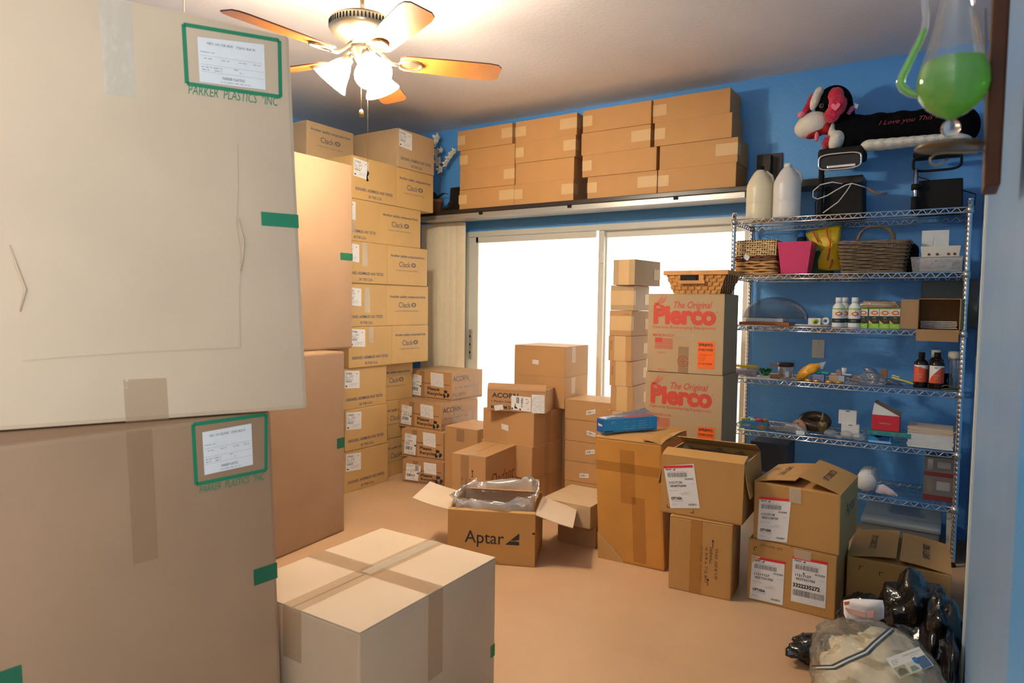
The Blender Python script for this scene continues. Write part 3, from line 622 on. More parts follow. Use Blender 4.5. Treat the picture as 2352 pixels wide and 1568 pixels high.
for i in range(2):
    z = .838-.224*(1-i)
    c = Carton('cardboard_box', ['plain carton in the window light, second from the top behind the centre stack', 'plain carton with small white sticker, topmost of the centre rear stack before the window'][i], 2.181, -.346, z, 1.1, .423, .372, .222 if i == 0 else .213, CARD, group=GC)
    c.seam(); c.strip('R', .10, .1, .16, .213, TAPEW)
    if i: c.sticker('F', [(.155, .085), (.205, .08), (.207, .112), (.155, .115)], minis, 'sticker', 'small white sticker')
    c.done()
for i in range(3):
    c = Carton('cardboard_box', 'hidden plain carton carrying the centre rear stack, %s' % rows[i], 2.150, -.305, i*.2045, 0, .36, .26, .2035, CARD, group='hidden cartons under the centre rear stack').done()
# low cartons right of centre
GD = 'low cartons each with a small barcode sticker'
rz = [0, .111, .253, .396, .549, .686]
labs = [None, (.154, .163), (.200, .336), (.208, .464), (.205, .614)]
nm5 = ['bottom', 'second', 'third', 'fourth', 'top']
for i in range(5):
    c = Carton('cardboard_box', 'low carton in the stack right of centre, %s of five' % nm5[i] if i != 4 else 'top low carton of the stack right of centre, its lid lit by the window', 2.592-.002*i, -.384, rz[i], 2-i*.4, .366, .296, rz[i+1]-rz[i]-.0015, CARD, group=GD)
    if labs[i]:
        a, v_ = labs[i]; v_ -= rz[i]; a0 = random.uniform(-.012, .012)
        c.sticker('F', [(a-.035, v_-.014+a0), (a+.035, v_-.016-a0), (a+.035, v_+.014-a0), (a-.035, v_+.016+a0)], minib, 'sticker', 'small white barcode sticker')
    if i == 4: c.seam()
    c.done()
# narrow tower with tape bands
GE = 'narrow taped cartons in the tall tower before the window'
nw = [(2.880, -.485, .162), (2.872, -.49, .160), (2.868, -.485, .158), (2.862, -.487, .160), (2.870, -.487, .157), (2.860, -.487, .158), (2.858, -.49, .162), (2.866, -.49, .158), (2.862, -.492, .160), (2.906, -.49, .160)]
tb = 1.652/10
nn = ['bottom', 'second', 'third', 'fourth', 'fifth', 'sixth', 'seventh', 'eighth', 'ninth', 'top']
for i, (x, y, w) in enumerate(nw):
    d = .30 if i != 9 else .34; h = tb-.0015
    c = Carton('cardboard_box', 'narrow taped carton of the tall tower before the window, %s from the floor' % nn[i] if i < 9 else 'topmost narrow carton of the tall tower before the window', x, y, i*tb, (3, -2, 2, -3, 4, 4, 1, -2, 3, -7)[i], w, d, h, CARDR if i > 7 else CARD, group=GE, bev=.003)
    if i in (7, 8): c.strip('F', 0, .035, w, h-.035, PAPER, 'tape_band', 'pale paper band', .0008, [('R', 0, .035, .03, h-.035)])
    else: c.strip('F', .042, 0, w-.042, h, PAPER, 'tape_band', 'pale paper band')
    if i in (5, 6): vtext(c, 'F', 'FRAGILE', .014, .13, .06, .012, INKN, res=1)
    if i == 7: c.text('F', 'LOT 4B', .10, .135, .04, .012, INKN, res=1)
    c.strip('R', d-.09, .04, d, .11, PAPER, 'tape_patch', 'pale tape'); c.done()
# beekeeping cartons
def pierco(c, full=True):
    for i_, (dx, dz) in enumerate(((0, 0), (.006, 0), (-.006, 0), (0, .005), (0, -.005), (.004, .004), (-.004, -.004), (.004, -.004), (-.004, .004))): c.text('F', 'Pierco', .040+dx, .289+dz, .363, .108, INKR, bold=.015, res=5, off=.0006+.00003*i_)
    c.text('F', 'The Original', .160, .370, .225, .052, INKR, shear=.3, bold=.008, res=3); c.text('F', 'Genuine Beekeeping Equipment', .030, .256, .378, .022, INKR, res=2)
    O, U, V = c.fr('F', .0010)
    el = lambda x, y, rx, ry, a, M: c.b.poly(O, U, V, [(x+rx*math.cos(q*PI/8)*math.cos(a)-ry*math.sin(q*PI/8)*math.sin(a), y+rx*math.cos(q*PI/8)*math.sin(a)+ry*math.sin(q*PI/8)*math.cos(a)) for q in range(16)], M)
    INKL = mat('faded_red_ink', s2l(204, 122, 92), .6)
    el(.088, .425, .036, .009, .75, INKL); el(.070, .425, .034, .009, 1.05, INKL); el(.050, .405, .012, .011, 0, INKR); el(.064, .385, .016, .011, -.8, INKL)
    O = O-Vector((0, .0003, 0))
    el(.072, .366, .016, .011, -.7, INKR)
    for k_ in range(3): el(.068+k_*.005, .372-k_*.009, .013, .0028, .2, c.M)
    c.text('F', 'R', .409, .358, .009, .010, INKR, res=1)
    c.text('F', 'MADE IN U.S.A.', .034, .213, .135, .015, INKR, bold=.02, res=2)
    for k_ in range(7): c.rect('F', .047 if k_ > 2 else .092, .196-.0093*k_, .158, .2005-.0093*k_, INKR)
    c.rect('F', .047, .1765, .092, .2045, INKR)
    if full:
        c.text('F', 'Learn', .066, .110, .046, .014, INKR, res=2); c.text('F', 'More', .070, .008, .042, .014, INKR, res=2)
        O, U, V = c.fr('F', .0008); 
        for q in range(28):
            if q in (0, 1): continue
            a0, a1 = q*2*PI/28, (q+1)*2*PI/28; c.b.poly(O, U, V, [(.222+r_*math.cos(a_), .070+r_*math.sin(a_)) for r_, a_ in ((.027, a0), (.034, a0), (.034, a1), (.027, a1))], INKR)
            c.b.poly(O, U, V, [(.222+r_*math.cos(a_), .070+r_*math.sin(a_)) for r_, a_ in ((.016, a0), (.020, a0), (.020, a1), (.016, a1))], INKR)
        c.rect('F', .205, .067, .239, .073, INKR); c.rect('F', .219, .053, .225, .087, INKR)
        c.text('F', 'Corrugated', .195, .022, .055, .009, INKR, res=1); c.text('F', 'Recycles', .20, .009, .045, .008, INKR, res=1)
        c.text('F', '72-boxes SSH', .18, .218, .11, .012, INKLG, shear=.3, res=1); c.text('F', '9 each', .23, .198, .05, .012, INKLG, shear=.3, res=1)
        c.strip('F', .193, 0, .255, .156, TAPEB)
def orange(mb, O, U, V):
    mb.text(O, U, V, '5FRBW2', .06, .83, .82, .11, INK, bold=.03, res=2); mb.text(O, U, V, 'DOUBLE WAXED', .05, .66, .86, .09, INK, bold=.02, res=2)
    for y, s in ((.5, '9" FRAME BLACK'), (.43, 'QTY 72'), (.36, 'PO WEB'), (.29, 'DATE')): mb.text(O, U, V, s, .08, y, .1+.05*len(s), .04, INKN, res=1)
    mb.text(O, U, V, 'LOT # P122987', .04, .14, .84, .08, INK, bold=.01, res=1)
def orange6(mb, O, U, V):
    mb.text(O, U, V, '6FRBW2', .06, .83, .82, .11, INK, bold=.03, res=2); mb.text(O, U, V, 'DOUBLE WAXED', .05, .66, .86, .09, INK, bold=.02, res=2); mb.text(O, U, V, '6" FRAME BLACK', .08, .5, .8, .04, INKN, res=1)
c = Carton('cardboard_box', 'upper beekeeping carton with red Pierco print, basket on its top', 3.356, -.6820, .960, 1.0, .454, .318, .463, CARDR); pierco(c)
c.sticker('F', [(.308, .034), (.406, .034), (.406, .19), (.308, .19)], orange, 'orange_label', 'bright orange label'); MT
for n_, mb, l in c.parts:
    if n_ == 'orange_label': mb.mats[0] = ORANGE
c.seam(); c.done()
c = Carton('cardboard_box', 'lower beekeeping carton with red Pierco print behind the tall amber carton', 3.358, -.679, .480, -.4, .468, .318, .478, CARDR); pierco(c, False)
c.sticker('F', [(.330, .02), (.43, .02), (.43, .175), (.330, .175)], orange6, 'orange_label', 'bright orange label')
for n_, mb, l in c.parts:
    if n_ == 'orange_label': mb.mats[0] = ORANGE
c.done()
Carton('cardboard_box', 'plain carton at the floor under the two beekeeping cartons', 3.355, -.679, 0, 0, .45, .31, .478, CARD).done()

# amber taped tall carton with the blue box on it
c = Carton('cardboard_box', 'tall amber-taped carton standing in the centre right, blue box on its top', 3.304, -1.232, 0, 2.7, .365, .466, .651, CARDA, (-.051, -.005), bev=.012)
c.flap('B', .25, 178, CARD); c.flap('F', .20, 177.5, CARDG); c.flap('R', .10, 172, CARDG)
c.strip('F', .14, .32, .22, .60, TAPEA); c.strip('F', .20, .02, .27, .36, TAPEA); c.strip('F', 0, .48, .365, .53, TAPEA); c.strip('R', .1, 0, .3, .6, TAPEA)
mb = MB(); O, U, V = c.fr('F', .002); mb.poly(O, U, V, [(0, .0), (.15, .0), (.09, .06), (0, .135)], CARDG); mb.poly(O+Vector((0, -.001, 0)), U, V, [(.145, .0), (.152, .0), (.09, .065), (.0, .142), (.0, .135), (.086, .058)], TAPEW); c.parts.append(('torn_corner', mb, 'peeled corner of tape'))
c.done()
ztop = .664
x0, y0 = FL(1386, 998, ztop); x1, y1 = FL(1509, 989, ztop)
yw = math.degrees(math.atan2(y1-y0, x1-x0)); w = math.hypot(x1-x0, y1-y0)
ZB = mat('blue_carton_print', s2l(40, 160, 225), .35); ZL = mat('light_blue_print', s2l(150, 205, 240), .4); ZD = mat('dark_blue_print', s2l(24, 80, 150), .35)
cxx = (x0+x1)/2+.05*math.sin(math.radians(-yw))*-1; c = Carton('plastic_bag_box', 'small blue box of plastic bags lying on the amber carton', (x0+x1)/2-.035*math.sin(math.radians(yw)), (y0+y1)/2+.035*math.cos(math.radians(yw)), ztop+.008, yw, w, .07, .072, ZB, wall=True)
c.text('F', 'QTE', w*.13, .045, w*.08, .014, ZL, bold=.02, res=2)
for i in range(4):
    dashes(c.b, *c.fr('F'), w*.36, .012+i*.013, w*.22, .007, 1, ZL, .9, i); dashes(c.b, *c.fr('F'), w*.64, .012+i*.013, w*.24, .007, 1, ZL, .9, i+9)
c.rect('F', .004, .004, w*.17, .009, INK); c.rect('L', .0, .0, .07, .072, ZD); c.text('L', 'Ziploc', .012, .03, .045, .016, PAPERW, bold=.04, res=2)
mb = MB(); mb.add([(-w/2+.01, -.034, .073), (w/2, -.03, .074), (w/2, .03, .078), (-w/2+.01, .03, .074), (-.05, 0, .088), (w*.35, .01, .115), (w*.2, 0, .10)], [(0, 1, 5, 6, 4), (1, 2, 5), (2, 3, 4, 6, 5), (3, 0, 4)], FILM2, False); c.parts.append(('plastic_bag', mb, 'clear bags sticking out of the opening'))
mb = MB(); mb.add([(-.05, -.025, .0735), (w/2-.01, -.025, .0745), (w/2-.02, .0, .084), (.0, .0, .082)], [(0, 1, 2, 3)], INKR2); c.parts.append(('red_label', mb, None)); c.done()

# ------------------------------------------------------------------ cartons with white label sheets
APT = [[(0, 0), (1, 0), (1, .36), (.46, .30), (.46, .36), (1, .50), (1, 1)]]
def aptar_logo(mb, O, U, V, a, b_, w, h, M=INK):
    mb.poly(O, U, V, [(a, b_), (a+w, b_), (a+w, b_+h*.27), (a+w*.80, b_+h*.32), (a+w*.42, b_+h*.30), (a+w*.34, b_+h*.33)], M)
    mb.poly(O, U, V, [(a+w*.36, b_+h*.36), (a+w*.62, b_+h*.36), (a+w, b_+h*.46), (a+w, b_+h)], M)
def aptlab(n1, n2, code=None, big=None):
    def fn(mb, O, U, V):
        mb.rect(O, U, V, 0, .94, 1, 1, INKR2); mb.text(O, U, V, 'Aptar', .05, .885, .22, .05, INK, bold=.02, res=2); aptar_logo(mb, O, U, V, .29, .89, .09, .045)
        barcode(mb, O, U, V, .09, .73, .66, .10, INKGREY, 34, 5); dashes(mb, O, U, V, .1, .84, .7, .03, 1, INKLG, .8, 1); barcode(mb, O, U, V, .66, .66, .28, .04, INKGREY, 18, 7)
        mb.text(O, U, V, n1, .10, .575, .45, .055, INK, bold=.02, res=2); mb.text(O, U, V, n2, .12, .495, .55, .055, INK, bold=.02, res=2); dashes(mb, O, U, V, .8, .56, .17, .02, 1, INKLG, 1, 1)
        if big: 
            mb.text(O, U, V, big, .04, .33, .78, .09, INK, bold=.04, res=2); barcode(mb, O, U, V, .05, .15, .9, .13, INKGREY, 40, 11); mb.lathe([(0, 0), (.0035, 0)], INK, 12, O+U*.34+V*.66+U.cross(V).normalized()*.0004, Matrix(((1,0,0),(0,0,-1),(0,1,0))), cap=True)
        else:
            mb.text(O, U, V, 'Sample Company Inc', .06, .405, .32, .022, INKGREY, res=1, bold=.01); dashes(mb, O, U, V, .45, .31, .3, .07, 3, INKLG, .9, 2); mb.text(O, U, V, code, .08, .20, .38, .065, INK, bold=.05, res=2)
            dashes(mb, O, U, V, .08, .16, .4, .02, 1, INKGREY, .9, 3); dashes(mb, O, U, V, .08, .07, .25, .05, 2, INKLG, .7, 4); barcode(mb, O, U, V, .64, .06, .28, .045, INKGREY, 16, 8)
    return fn
def reg(c, f, a, b_, sx=1, sy=1, M=INK):
    c.rect(f, a, b_, a+.016*sx, b_+.003, M) if sx > 0 else c.rect(f, a-.016, b_, a, b_+.003, M); c.rect(f, a if sx > 0 else a-.003, min(b_, b_+.016*sy), a+.003 if sx > 0 else a, max(b_, b_+.016*sy), M)
c = Carton('cardboard_box', 'plain carton lettered sideways, bottom of the pair beside the amber carton', 3.716, -1.51, 0, 4.6, .291, .22, .35, CARDG, bev=.006)
c.strip('F', .10, 0, .155, .35, TAPEA); 
c.poly('F', [(.203, .235), (.206, .235), (.206, .262), (.211, .262), (.2045, .274), (.198, .262), (.203, .262)], INK); c.poly('F', [(.185, .05), (.188, .05), (.188, .075), (.193, .075), (.1865, .087), (.18, .075), (.185, .075)], INK)
for i, (s, a_, v_, w_) in enumerate((('THIS SIDE UP', .215, .235, .15), ('FIREWALL', .19, .235, .08), ('G 3/4 x TG BU', .17, .235, .17), ('TOTALD  NO 0000', .145, .235, .17))): vtext(c, 'F', s, a_, v_, w_, .013, INKN, bold=.01, res=1)
c.seam(); c.done()
c = Carton('cardboard_box', 'open carton with white label CFT105A beside the amber carton', 3.707, -1.427, .3555, 1.9, .386, .345, .284, CARDG, (.024, -.035), wall=True)
c.sticker('F', [(.052, .026), (.193, .050), (.155, .258), (.010, .228)], aptlab('11217130', '0038770690', 'CFT105A'), 'shipping_label', 'white label with red top band')
reg(c, 'F', .034, .025); reg(c, 'F', .165, .02, -1)
c.flap('F', .085, 165); c.flap('B', .12, 155, fn=lambda mb, H, E, T, N, L, ln: mb.rect(H+N*.003, E, T, L*.4, .05, L*.62, .054, MATTB)); c.flap('R', .16, -80, skew=-.012); c.flap('L', .15, -84)
mb = MB(); r_ = random.Random(3)
g = 10; vs_ = [((i/g-.5)*.36, (j/g-.5)*.32, .262+.03*noise.noise(Vector((i*.7, j*.7, 1)))+.012*noise.noise(Vector((i*2.1, j*2.3, 5)))) for j in range(g+1) for i in range(g+1)]
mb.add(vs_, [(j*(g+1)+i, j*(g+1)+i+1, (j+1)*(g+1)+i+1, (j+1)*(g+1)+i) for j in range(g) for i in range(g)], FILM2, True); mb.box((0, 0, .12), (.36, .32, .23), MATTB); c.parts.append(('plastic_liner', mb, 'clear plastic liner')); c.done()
c = Carton('cardboard_box', 'bottom carton with two white labels, CFT102A, in front of the rack', 4.115, -1.37, 0, -1.4, .374, .34, .281, CARDG, bev=.005)
c.sticker('F', [(.013, .007), (.160, .012), (.162, .211), (.02, .208)], aptlab('11217127', '0027331750', 'CFT102A'), 'shipping_label', 'white label with a peeled corner'); c.sticker('F', [(.193, .041), (.336, .044), (.336, .246), (.195, .248)], aptlab('11217127', '0027331750', None, '3322235272'), 'shipping_label', 'white label with long bar code at its foot')
mb = MB(); O, U, V = c.fr('F', .003); mb.add([O+U*.016+V*.175, O+U*.062+V*.215-Vector((0, .012, 0)), O+U*.016+V*.215], [(0, 1, 2)], CARDP); c.parts.append(('peeled_corner', mb, None))
reg(c, 'F', .026, .25, 1, -1); c.text('F', 'Zone m', .05, .262, .1, .012, INKN, shear=.3, res=1); c.strip('F', .20, .24, .27, .281, TAPEW, off=.002); c.seam(along='y'); c.done()
def ftxt(s, rev):
    def fn(mb, H, E, T, N, L, ln):
        sgn = 1
        O = H+N*(.006 if True else 0); 
        if rev: mb.text(H+N*.0075+E*L*.72+T*ln*.62, -E, -T, s, 0, 0, L*.5, .03, INK, res=2, bold=.01)
        else: mb.text(H+N*.0075+E*L*.25+T*ln*.42, E, T, s, 0, 0, L*.5, .03, INK, res=2, bold=.01)
    return fn
# flap outer face when folded in: N points down for L/R order used, so print on -N side
def ftxt2(s, rev):
    def fn(mb, H, E, T, N, L, ln):
        mb.text(H+N*.0072+E*L*.25+T*ln*.42, E, T, s, 0, 0, L*.5, .028, INK, res=2, bold=.01)
    return fn
c = Carton('cardboard_box', 'upper carton with white label CFT103A, flaps sagging, in front of the rack', 4.135, -1.328, .2865, -3.3, .365, .41, .268, CARDG, (-.008, -.019), bev=.006)
c.sticker('F', [(.019, -.001), (.150, .012), (.163, .200), (.025, .200)], aptlab('11217128', '0031134720', 'CFT103A'), 'shipping_label', 'white label with a torn lower edge')
c.flap('L', .182, 170, fn=ftxt2('SAFETY FIRST', False)); c.flap('R', .180, 163, fn=ftxt2('LIFT CORRECTLY', False)); c.strip('F', .155, .20, .205, .268, TAPEW, off=.003, label='shiny clear tape')
c.text('R', 'Aptar', .12, .13, .22, .07, INK, res=3); c.done()
c = Carton('cardboard_box', 'carton lettered SAFETY FIRST and LIFT CORRECTLY by the right wall', 4.510, -1.117, 0, 1.2, .400, .43, .226, CARDG)
c.flap('L', .195, 171, fn=ftxt2('LIFT CORRECTLY', False)); c.flap('R', .195, 173, fn=ftxt2('SAFETY FIRST', False)); reg(c, 'F', .05, .19, 1, -1); reg(c, 'F', .13, .18, 1, -1); c.done()
# open box in the middle
c = Carton('cardboard_box', 'open carton printed Aptar in the middle of the floor, plastic liner inside', 2.646, -1.729, 0, 24, .462, .34, .275, CARDG, wall=True)
c.text('F', 'Aptar', .092, .088, .208, .085, INK, res=5, bold=.005); O, U, V = c.fr('F'); aptar_logo(c.b, O, U, V, .306, .110, .074, .064); c.rect('F', .447, .172, .461, .182, INK); c.text('F', 'U.S.A.', .235, .010, .04, .010, INKN, res=1)
slot = lambda mb, H, E, T, N, L, ln: mb.rect(H+N*.008, E, T, L*.42, ln*.5, L*.58, ln*.52, INKN)
c.flap('L', .20, 14, CARDP, fn=slot); c.flap('R', .20, -16, CARDP, fn=slot); c.flap('F', .03, 172); c.flap('B', .06, 140)
mb = MB(); vs_ = []; n = 64; lv = [(.94, .03, 0), (.93, .12, .004), (.94, .22, .010), (.95, .275, .014), (.97, .305, .02), (1.0, .325, .026), (1.04, .318, .03), (1.04, .29, .025)]
for li, (s_, z, am) in enumerate(lv):
    for k in range(n):
        a = 2*PI*k/n; ex = math.copysign(abs(math.cos(a))**.45, math.cos(a))*.222; ey = math.copysign(abs(math.sin(a))**.45, math.sin(a))*.16
        nz = noise.noise(Vector((ex*16, ey*16, li*.6)))
        hgt = (.035*max(0, ex/.22)+.03*max(0, ey/.16)) if li > 3 else 0; cu_ = (1-.10*(nz+.3)*(1 if li > 1 else 0))
        vs_.append((ex*s_*cu_+am*nz, ey*s_*cu_*.98+am*nz, z+hgt+am*1.2*noise.noise(Vector((ex*22, ey*22, 9+li)))))
mb.add(vs_, [(l*n+k, l*n+(k+1) % n, (l+1)*n+(k+1) % n, (l+1)*n+k) for l in range(len(lv)-1) for k in range(n)], FILM, True); c.parts.append(('plastic_liner', mb, 'crumpled clear plastic liner')); c.done()
# small cartons behind it
sx, sy = FL(1319, 1161, .24)
sb = Carton('cardboard_box', 'small pale carton with handwriting leaning behind the open box, on the dark one', 2.905, -1.25, .126, 0, .31, .36, .12, CARDR); sb.seam(); sb.text('F', 'Sealed', .12, .07, .1, .018, INKLG, shear=.4, res=1); sb.text('F', 'Quality Box', .1, .045, .16, .016, INKLG, shear=.4, res=1); sb.done()
Carton('cardboard_box', 'low dark carton on the floor behind the open box', 2.945, -1.22, 0, 0, .24, .30, .125, CARDD).done()
# ------------------------------------------------------------------ wire shelving unit
RX0, RX1, RY0, RY1 = 3.5357, 4.7257, -.5033, -.075
Z1, Z2, Z3, Z4, Z5, Z6 = 1.886, 1.553, 1.245, .925, .607, .318
rack = thing('wire_shelving_unit', 'six-tier chrome wire shelving unit against the blue wall at the right', 'shelving unit', (0, 0, 0))
for x in (RX0, RX1):
    for y in (RY0, RY1):
        b = MB(); pr = [(.0127, .02)]
        z = .05
        while z < Z1+.0: pr += [(.0127, z), (.0122, z+.001), (.0122, z+.003), (.0127, z+.004)]; z += .0254
        pr += [(.0127, Z1+.03), (.0135, Z1+.03), (.0135, Z1+.038), (.010, Z1+.042), (0, Z1+.042)]
        b.lathe(pr, CHROME, 14, (x, y, 0)); b.lathe([(.016, 0), (.018, .006), (.012, .022)], MATTB, 12, (x, y, 0)); b.build('post', rack)
def wire_shelf(z):
    b = MB(); r = .0038; x0, x1, y0, y1 = RX0+.013, RX1-.013, RY0, RY1
    for y in (y0, y1):
        for dz in (0, -.026): b.tube([(x0, y, z+dz), (x1, y, z+dz)], r, CHROME, 6)
        n = 23; st = (x1-x0)/n; pts = []
        for i in range(n):
            xx = x0+i*st; pts += [(xx+st*.0, y, z-.003), (xx+st*.22, y, z-.003), (xx+st*.5, y, z-.024), (xx+st*.62, y, z-.024)]
        pts.append((x1, y, z-.003)); b.tube(pts, .0027, CHROME, 5)
    for x in (RX0, RX1):
        for dz in (0, -.026): b.tube([(x, y0+.013, z+dz), (x, y1-.013, z+dz)], r, CHROME, 6)
        n = 8; st = (y1-y0-.026)/n; pts = []
        for i in range(n): yy = y0+.013+i*st; pts += [(x, yy, z-.003), (x, yy+st*.5, z-.024)]
        pts.append((x, y1-.013, z-.003)); b.tube(pts, .0027, CHROME, 5)
    for k in (1, 2): b.tube([(x0, y0+(y1-y0)*k/3, z-.005), (x1, y0+(y1-y0)*k/3, z-.005)], .0028, CHROME, 5)
    n = 46
    for i in range(1, n): xx = x0+(x1-x0)*i/n; b.tube([(xx, y0, z-.0005), (xx, y1, z-.0005)], .0014, CHROME, 4)
    for x in (RX0, RX1):
        for y in (y0, y1): b.lathe([(.0135, -.030), (.0175, -.030), (.0165, .006), (.0135, .006)], STEEL, 12, (x, y, z), cap=False)
    return b
for z in (Z1, Z2, Z3, Z4, Z5, Z6): wire_shelf(z-.0035).build('wire_shelf', rack)

def lump(name, c, r, M, parent=None, seed=0, amp=.12, fr=3., hf=.0, sub=4, flat=True, rot=0, floor=None, sq=1.0):
    bm = bmesh.new(); bmesh.ops.create_icosphere(bm, subdivisions=sub, radius=1); Rz = Matrix.Rotation(rot, 3, 'Z')
    for v in bm.verts:
        d = v.co.normalized(); k = 1+amp*noise.noise(d*fr+Vector((seed, seed*.7, 3)))*2
        if hf: k += hf*abs(noise.noise(d*fr*4+Vector((seed, 1, 9))))*2+hf*.5*noise.noise(d*fr*9+Vector((seed, 4, 2)))
        if sq != 1: d = Vector([math.copysign(abs(q)**sq, q) for q in d])
        p = Vector((d.x*r[0]*k, d.y*r[1]*k, d.z*r[2]*k)); p = Rz @ p + Vector(c)
        if floor is not None and p.z < floor: p.z = floor+(p.z-floor)*.02
        v.co = p
    me = bpy.data.meshes.new(name); bm.to_mesh(me); bm.free(); me.materials.append(M)
    for p in me.polygons: p.use_smooth = True
    o = bpy.data.objects.new(name, me); C.objects.link(o)
    if parent: o.parent = parent
    return o
def hitter(*objs):
    from mathutils.bvhtree import BVHTree
    trees = []
    for o in objs: trees.append(BVHTree.FromPolygons([o.matrix_world @ v.co for v in o.data.vertices], [tuple(p.vertices) for p in o.data.polygons]))
    def hit(px, py, off=.003):
        d = (_f + RT*((px-1176)/F) + UP*((784-py)/F)).normalized(); best = None
        for t in trees:
            h = t.ray_cast(CAMP, d)
            if h[0] is not None and (best is None or h[3] < best[3]): best = h
        return None if best is None else (best[0]-d*off)
    return hit
def col(r, g, b_, n=None, rough=.5, **k):
    return mat(n or 'paint_%d_%d_%d' % (r, g, b_), s2l(r, g, b_), rough, **k)

# -------- on top of the rack
def jug(px, ytop, label, M, capm, yy=-.33):
    x = PX(px, yy, Z1+.1); zt = PZ(ytop, x, yy); H = zt-Z1; R = .078
    t = thing('gallon_jug', label, 'jug', (x, yy, Z1), .3, 'milky gallon jugs on top of the rack'); b = MB()
    b.lathe([(0, 0), (R*.93, 0), (R, .012), (R, H*.28), (R*.985, H*.29), (R*.985, H*.30), (R, H*.31), (R, H*.60), (R*.97, H*.66), (R*.82, H*.75), (R*.5, H*.88), (.024, H*.93), (.020, H*.94), (.020, H*.96)], M, 28)
    b.build('body', t); b = MB(); b.tube([(R*.85, 0, H*.62), (R*.98, 0, H*.72), (R*.85, 0, H*.82), (R*.4, 0, H*.9)], [.011, .011, .011, .011], M, 8); b.build('handle', t)
    b = MB(); b.lathe([(.022, H*.935), (.022, H), (0, H)], capm, 20); b.build('cap', t)
jug(1744, 383, 'yellowish milky gallon jug with a black cap, left of the two jugs', HDPE2, MATTB, -.36)
jug(1807, 376, 'whiter milky gallon jug with a white cap, right of the two jugs', HDPE, WHITE, -.40)
# desk lamps
def desk_lamp(label, bx0, bx1, by0, hx0, hx1, hy0, hy1, post, chrome_head, yy=-.26, cable=False):
    xa, xb = PX(bx0, yy-.09, Z1+.1), PX(bx1, yy-.09, Z1+.1); zt = PZ(by0, (xa+xb)/2, yy-.09)
    t = thing('desk_lamp', label, 'lamp', ((xa+xb)/2, yy, Z1)); ox_ = (xa+xb)/2
    b = MB(); b.box((0, .02, (zt-Z1)/2), (xb-xa, .2, zt-Z1), MATTB, .008, taper=.94); b.build('base', t)
    px_ = PX(post, yy-.10, 2.1); zb = Z1; hz = PZ(hy1, px_, yy-.1)
    b = MB(); b.tube([(px_-ox_, -.115, 0), (px_-ox_, -.115, hz-Z1+.02)], .011 if not chrome_head else .015, CHROME if not chrome_head else MATTB, 10)
    b.lathe([(.02, 0), (.02, .03), (.016, .032)], MATTB, 12, (px_-ox_, -.115, (hz-Z1)*.58)); b.lathe([(.018, 0), (.018, .09)], MATTB, 12, (px_-ox_, -.115, .0)); b.build('pole', t)
    a0, a1 = PX(hx0, yy-.1, 2.2), PX(hx1, yy-.1, 2.2); z1_, z0_ = PZ(hy0, a0, yy-.1), PZ(hy1, a0, yy-.1)
    b = MB(); cx_, cz_ = (a0+a1)/2-ox_, (z0_+z1_)/2-Z1; w, h = a1-a0, z1_-z0_
    if chrome_head:
        b.box((cx_, -.02, cz_+h*.22), (w, .20, h*.50), MATTB, .02); b.build('head', t); b = MB()
        rr = [(cx_+math.copysign(abs(math.cos(q*PI/16))**.5, math.cos(q*PI/16))*w*.46, -.13, cz_-h*.15+math.copysign(abs(math.sin(q*PI/16))**.5, math.sin(q*PI/16))*h*.33) for q in range(32)]
        b.tube(rr, .006, CHROME, 6, closed=True); b.build('rim', t); b = MB()
        b.box((cx_, -.115, cz_-h*.15), (w*.88, .01, h*.58), BLACK, .004); b.box((cx_+w*.04, -.128, cz_-h*.36), (w*.62, .02, h*.12), CHROME, .004); b.build('reflector', t)
    else:
        b.box((cx_, -.02, cz_+h*.30), (w, .16, h*.16), MATTB, .01); b.build('head', t); b = MB()
        rr = [(cx_+math.copysign(abs(math.cos(q*PI/16))**.5, math.cos(q*PI/16))*w*.48, -.09, cz_-h*.1+math.copysign(abs(math.sin(q*PI/16))**.5, math.sin(q*PI/16))*h*.34) for q in range(32)]
        b.tube(rr, .007, MATTB, 6, closed=True); b.build('rim', t)
    b = MB(); c0 = ((xb-xa)/2, .0, .03) if not cable else (-(xb-xa)/2, 0, .03)
    sg = 1 if not cable else -1
    b.tube([c0, (c0[0]+sg*.05, 0, .01), (c0[0]+sg*.055, 0, .10), (px_-ox_ + (0 if cable else 0), .0, hz-Z1)], .003, MATTB, 5); b.build('cord', t)
desk_lamp('black desk lamp with chrome-rimmed head and box base, left of the two on the rack', 1890, 1983, 424, 1878, 1984, 342, 396, 1887, True, -.25, True)
desk_lamp('black desk lamp with chrome pole, right of the two on the rack', 2104, 2214, 410, 2096, 2212, 344, 398, 2104, False, -.22)
def P3(px, py, Y): x, z = XZ(px, py, Y); return Vector((x, Y, z))
b = MB(); b.tube([P3(*q) for q in ((1935, 422, -.37), (1912, 418, -.38), (1885, 424, -.38), (1868, 438, -.38), (1867, 452, -.38), (1878, 457, -.38), (1900, 449, -.38), (1920, 437, -.38), (1942, 425, -.38), (1956, 421, -.38), (1968, 424, -.37), (1988, 430, -.36))], .0032, WHITE, 6)
b.tube([P3(*q) for q in ((1956, 421, -.378), (1944, 440, -.39), (1925, 464, -.4), (1890, 489, -.42))], .0032, WHITE, 6); o = b.build('power_cord'); tag(o, 'white cord looped over the left desk lamp base on the rack', 'cord')
t = thing('cord_plug', 'crumpled grey and brown twist of strap between the desk lamps', 'strap'); pts = [P3(*q) for q in ((1990, 430, -.33), (2005, 440, -.33), (2020, 447, -.33), (2034, 444, -.33))]
b = MB(); b.tube(pts, [.006, .009, .007, .005], col(120, 100, 85), 6); b.build('strap', t); b = MB(); b.box(pts[-1], (.02, .006, .012), col(90, 60, 45), .002, rot=(0, .3, 0)); b.build('clip', t)

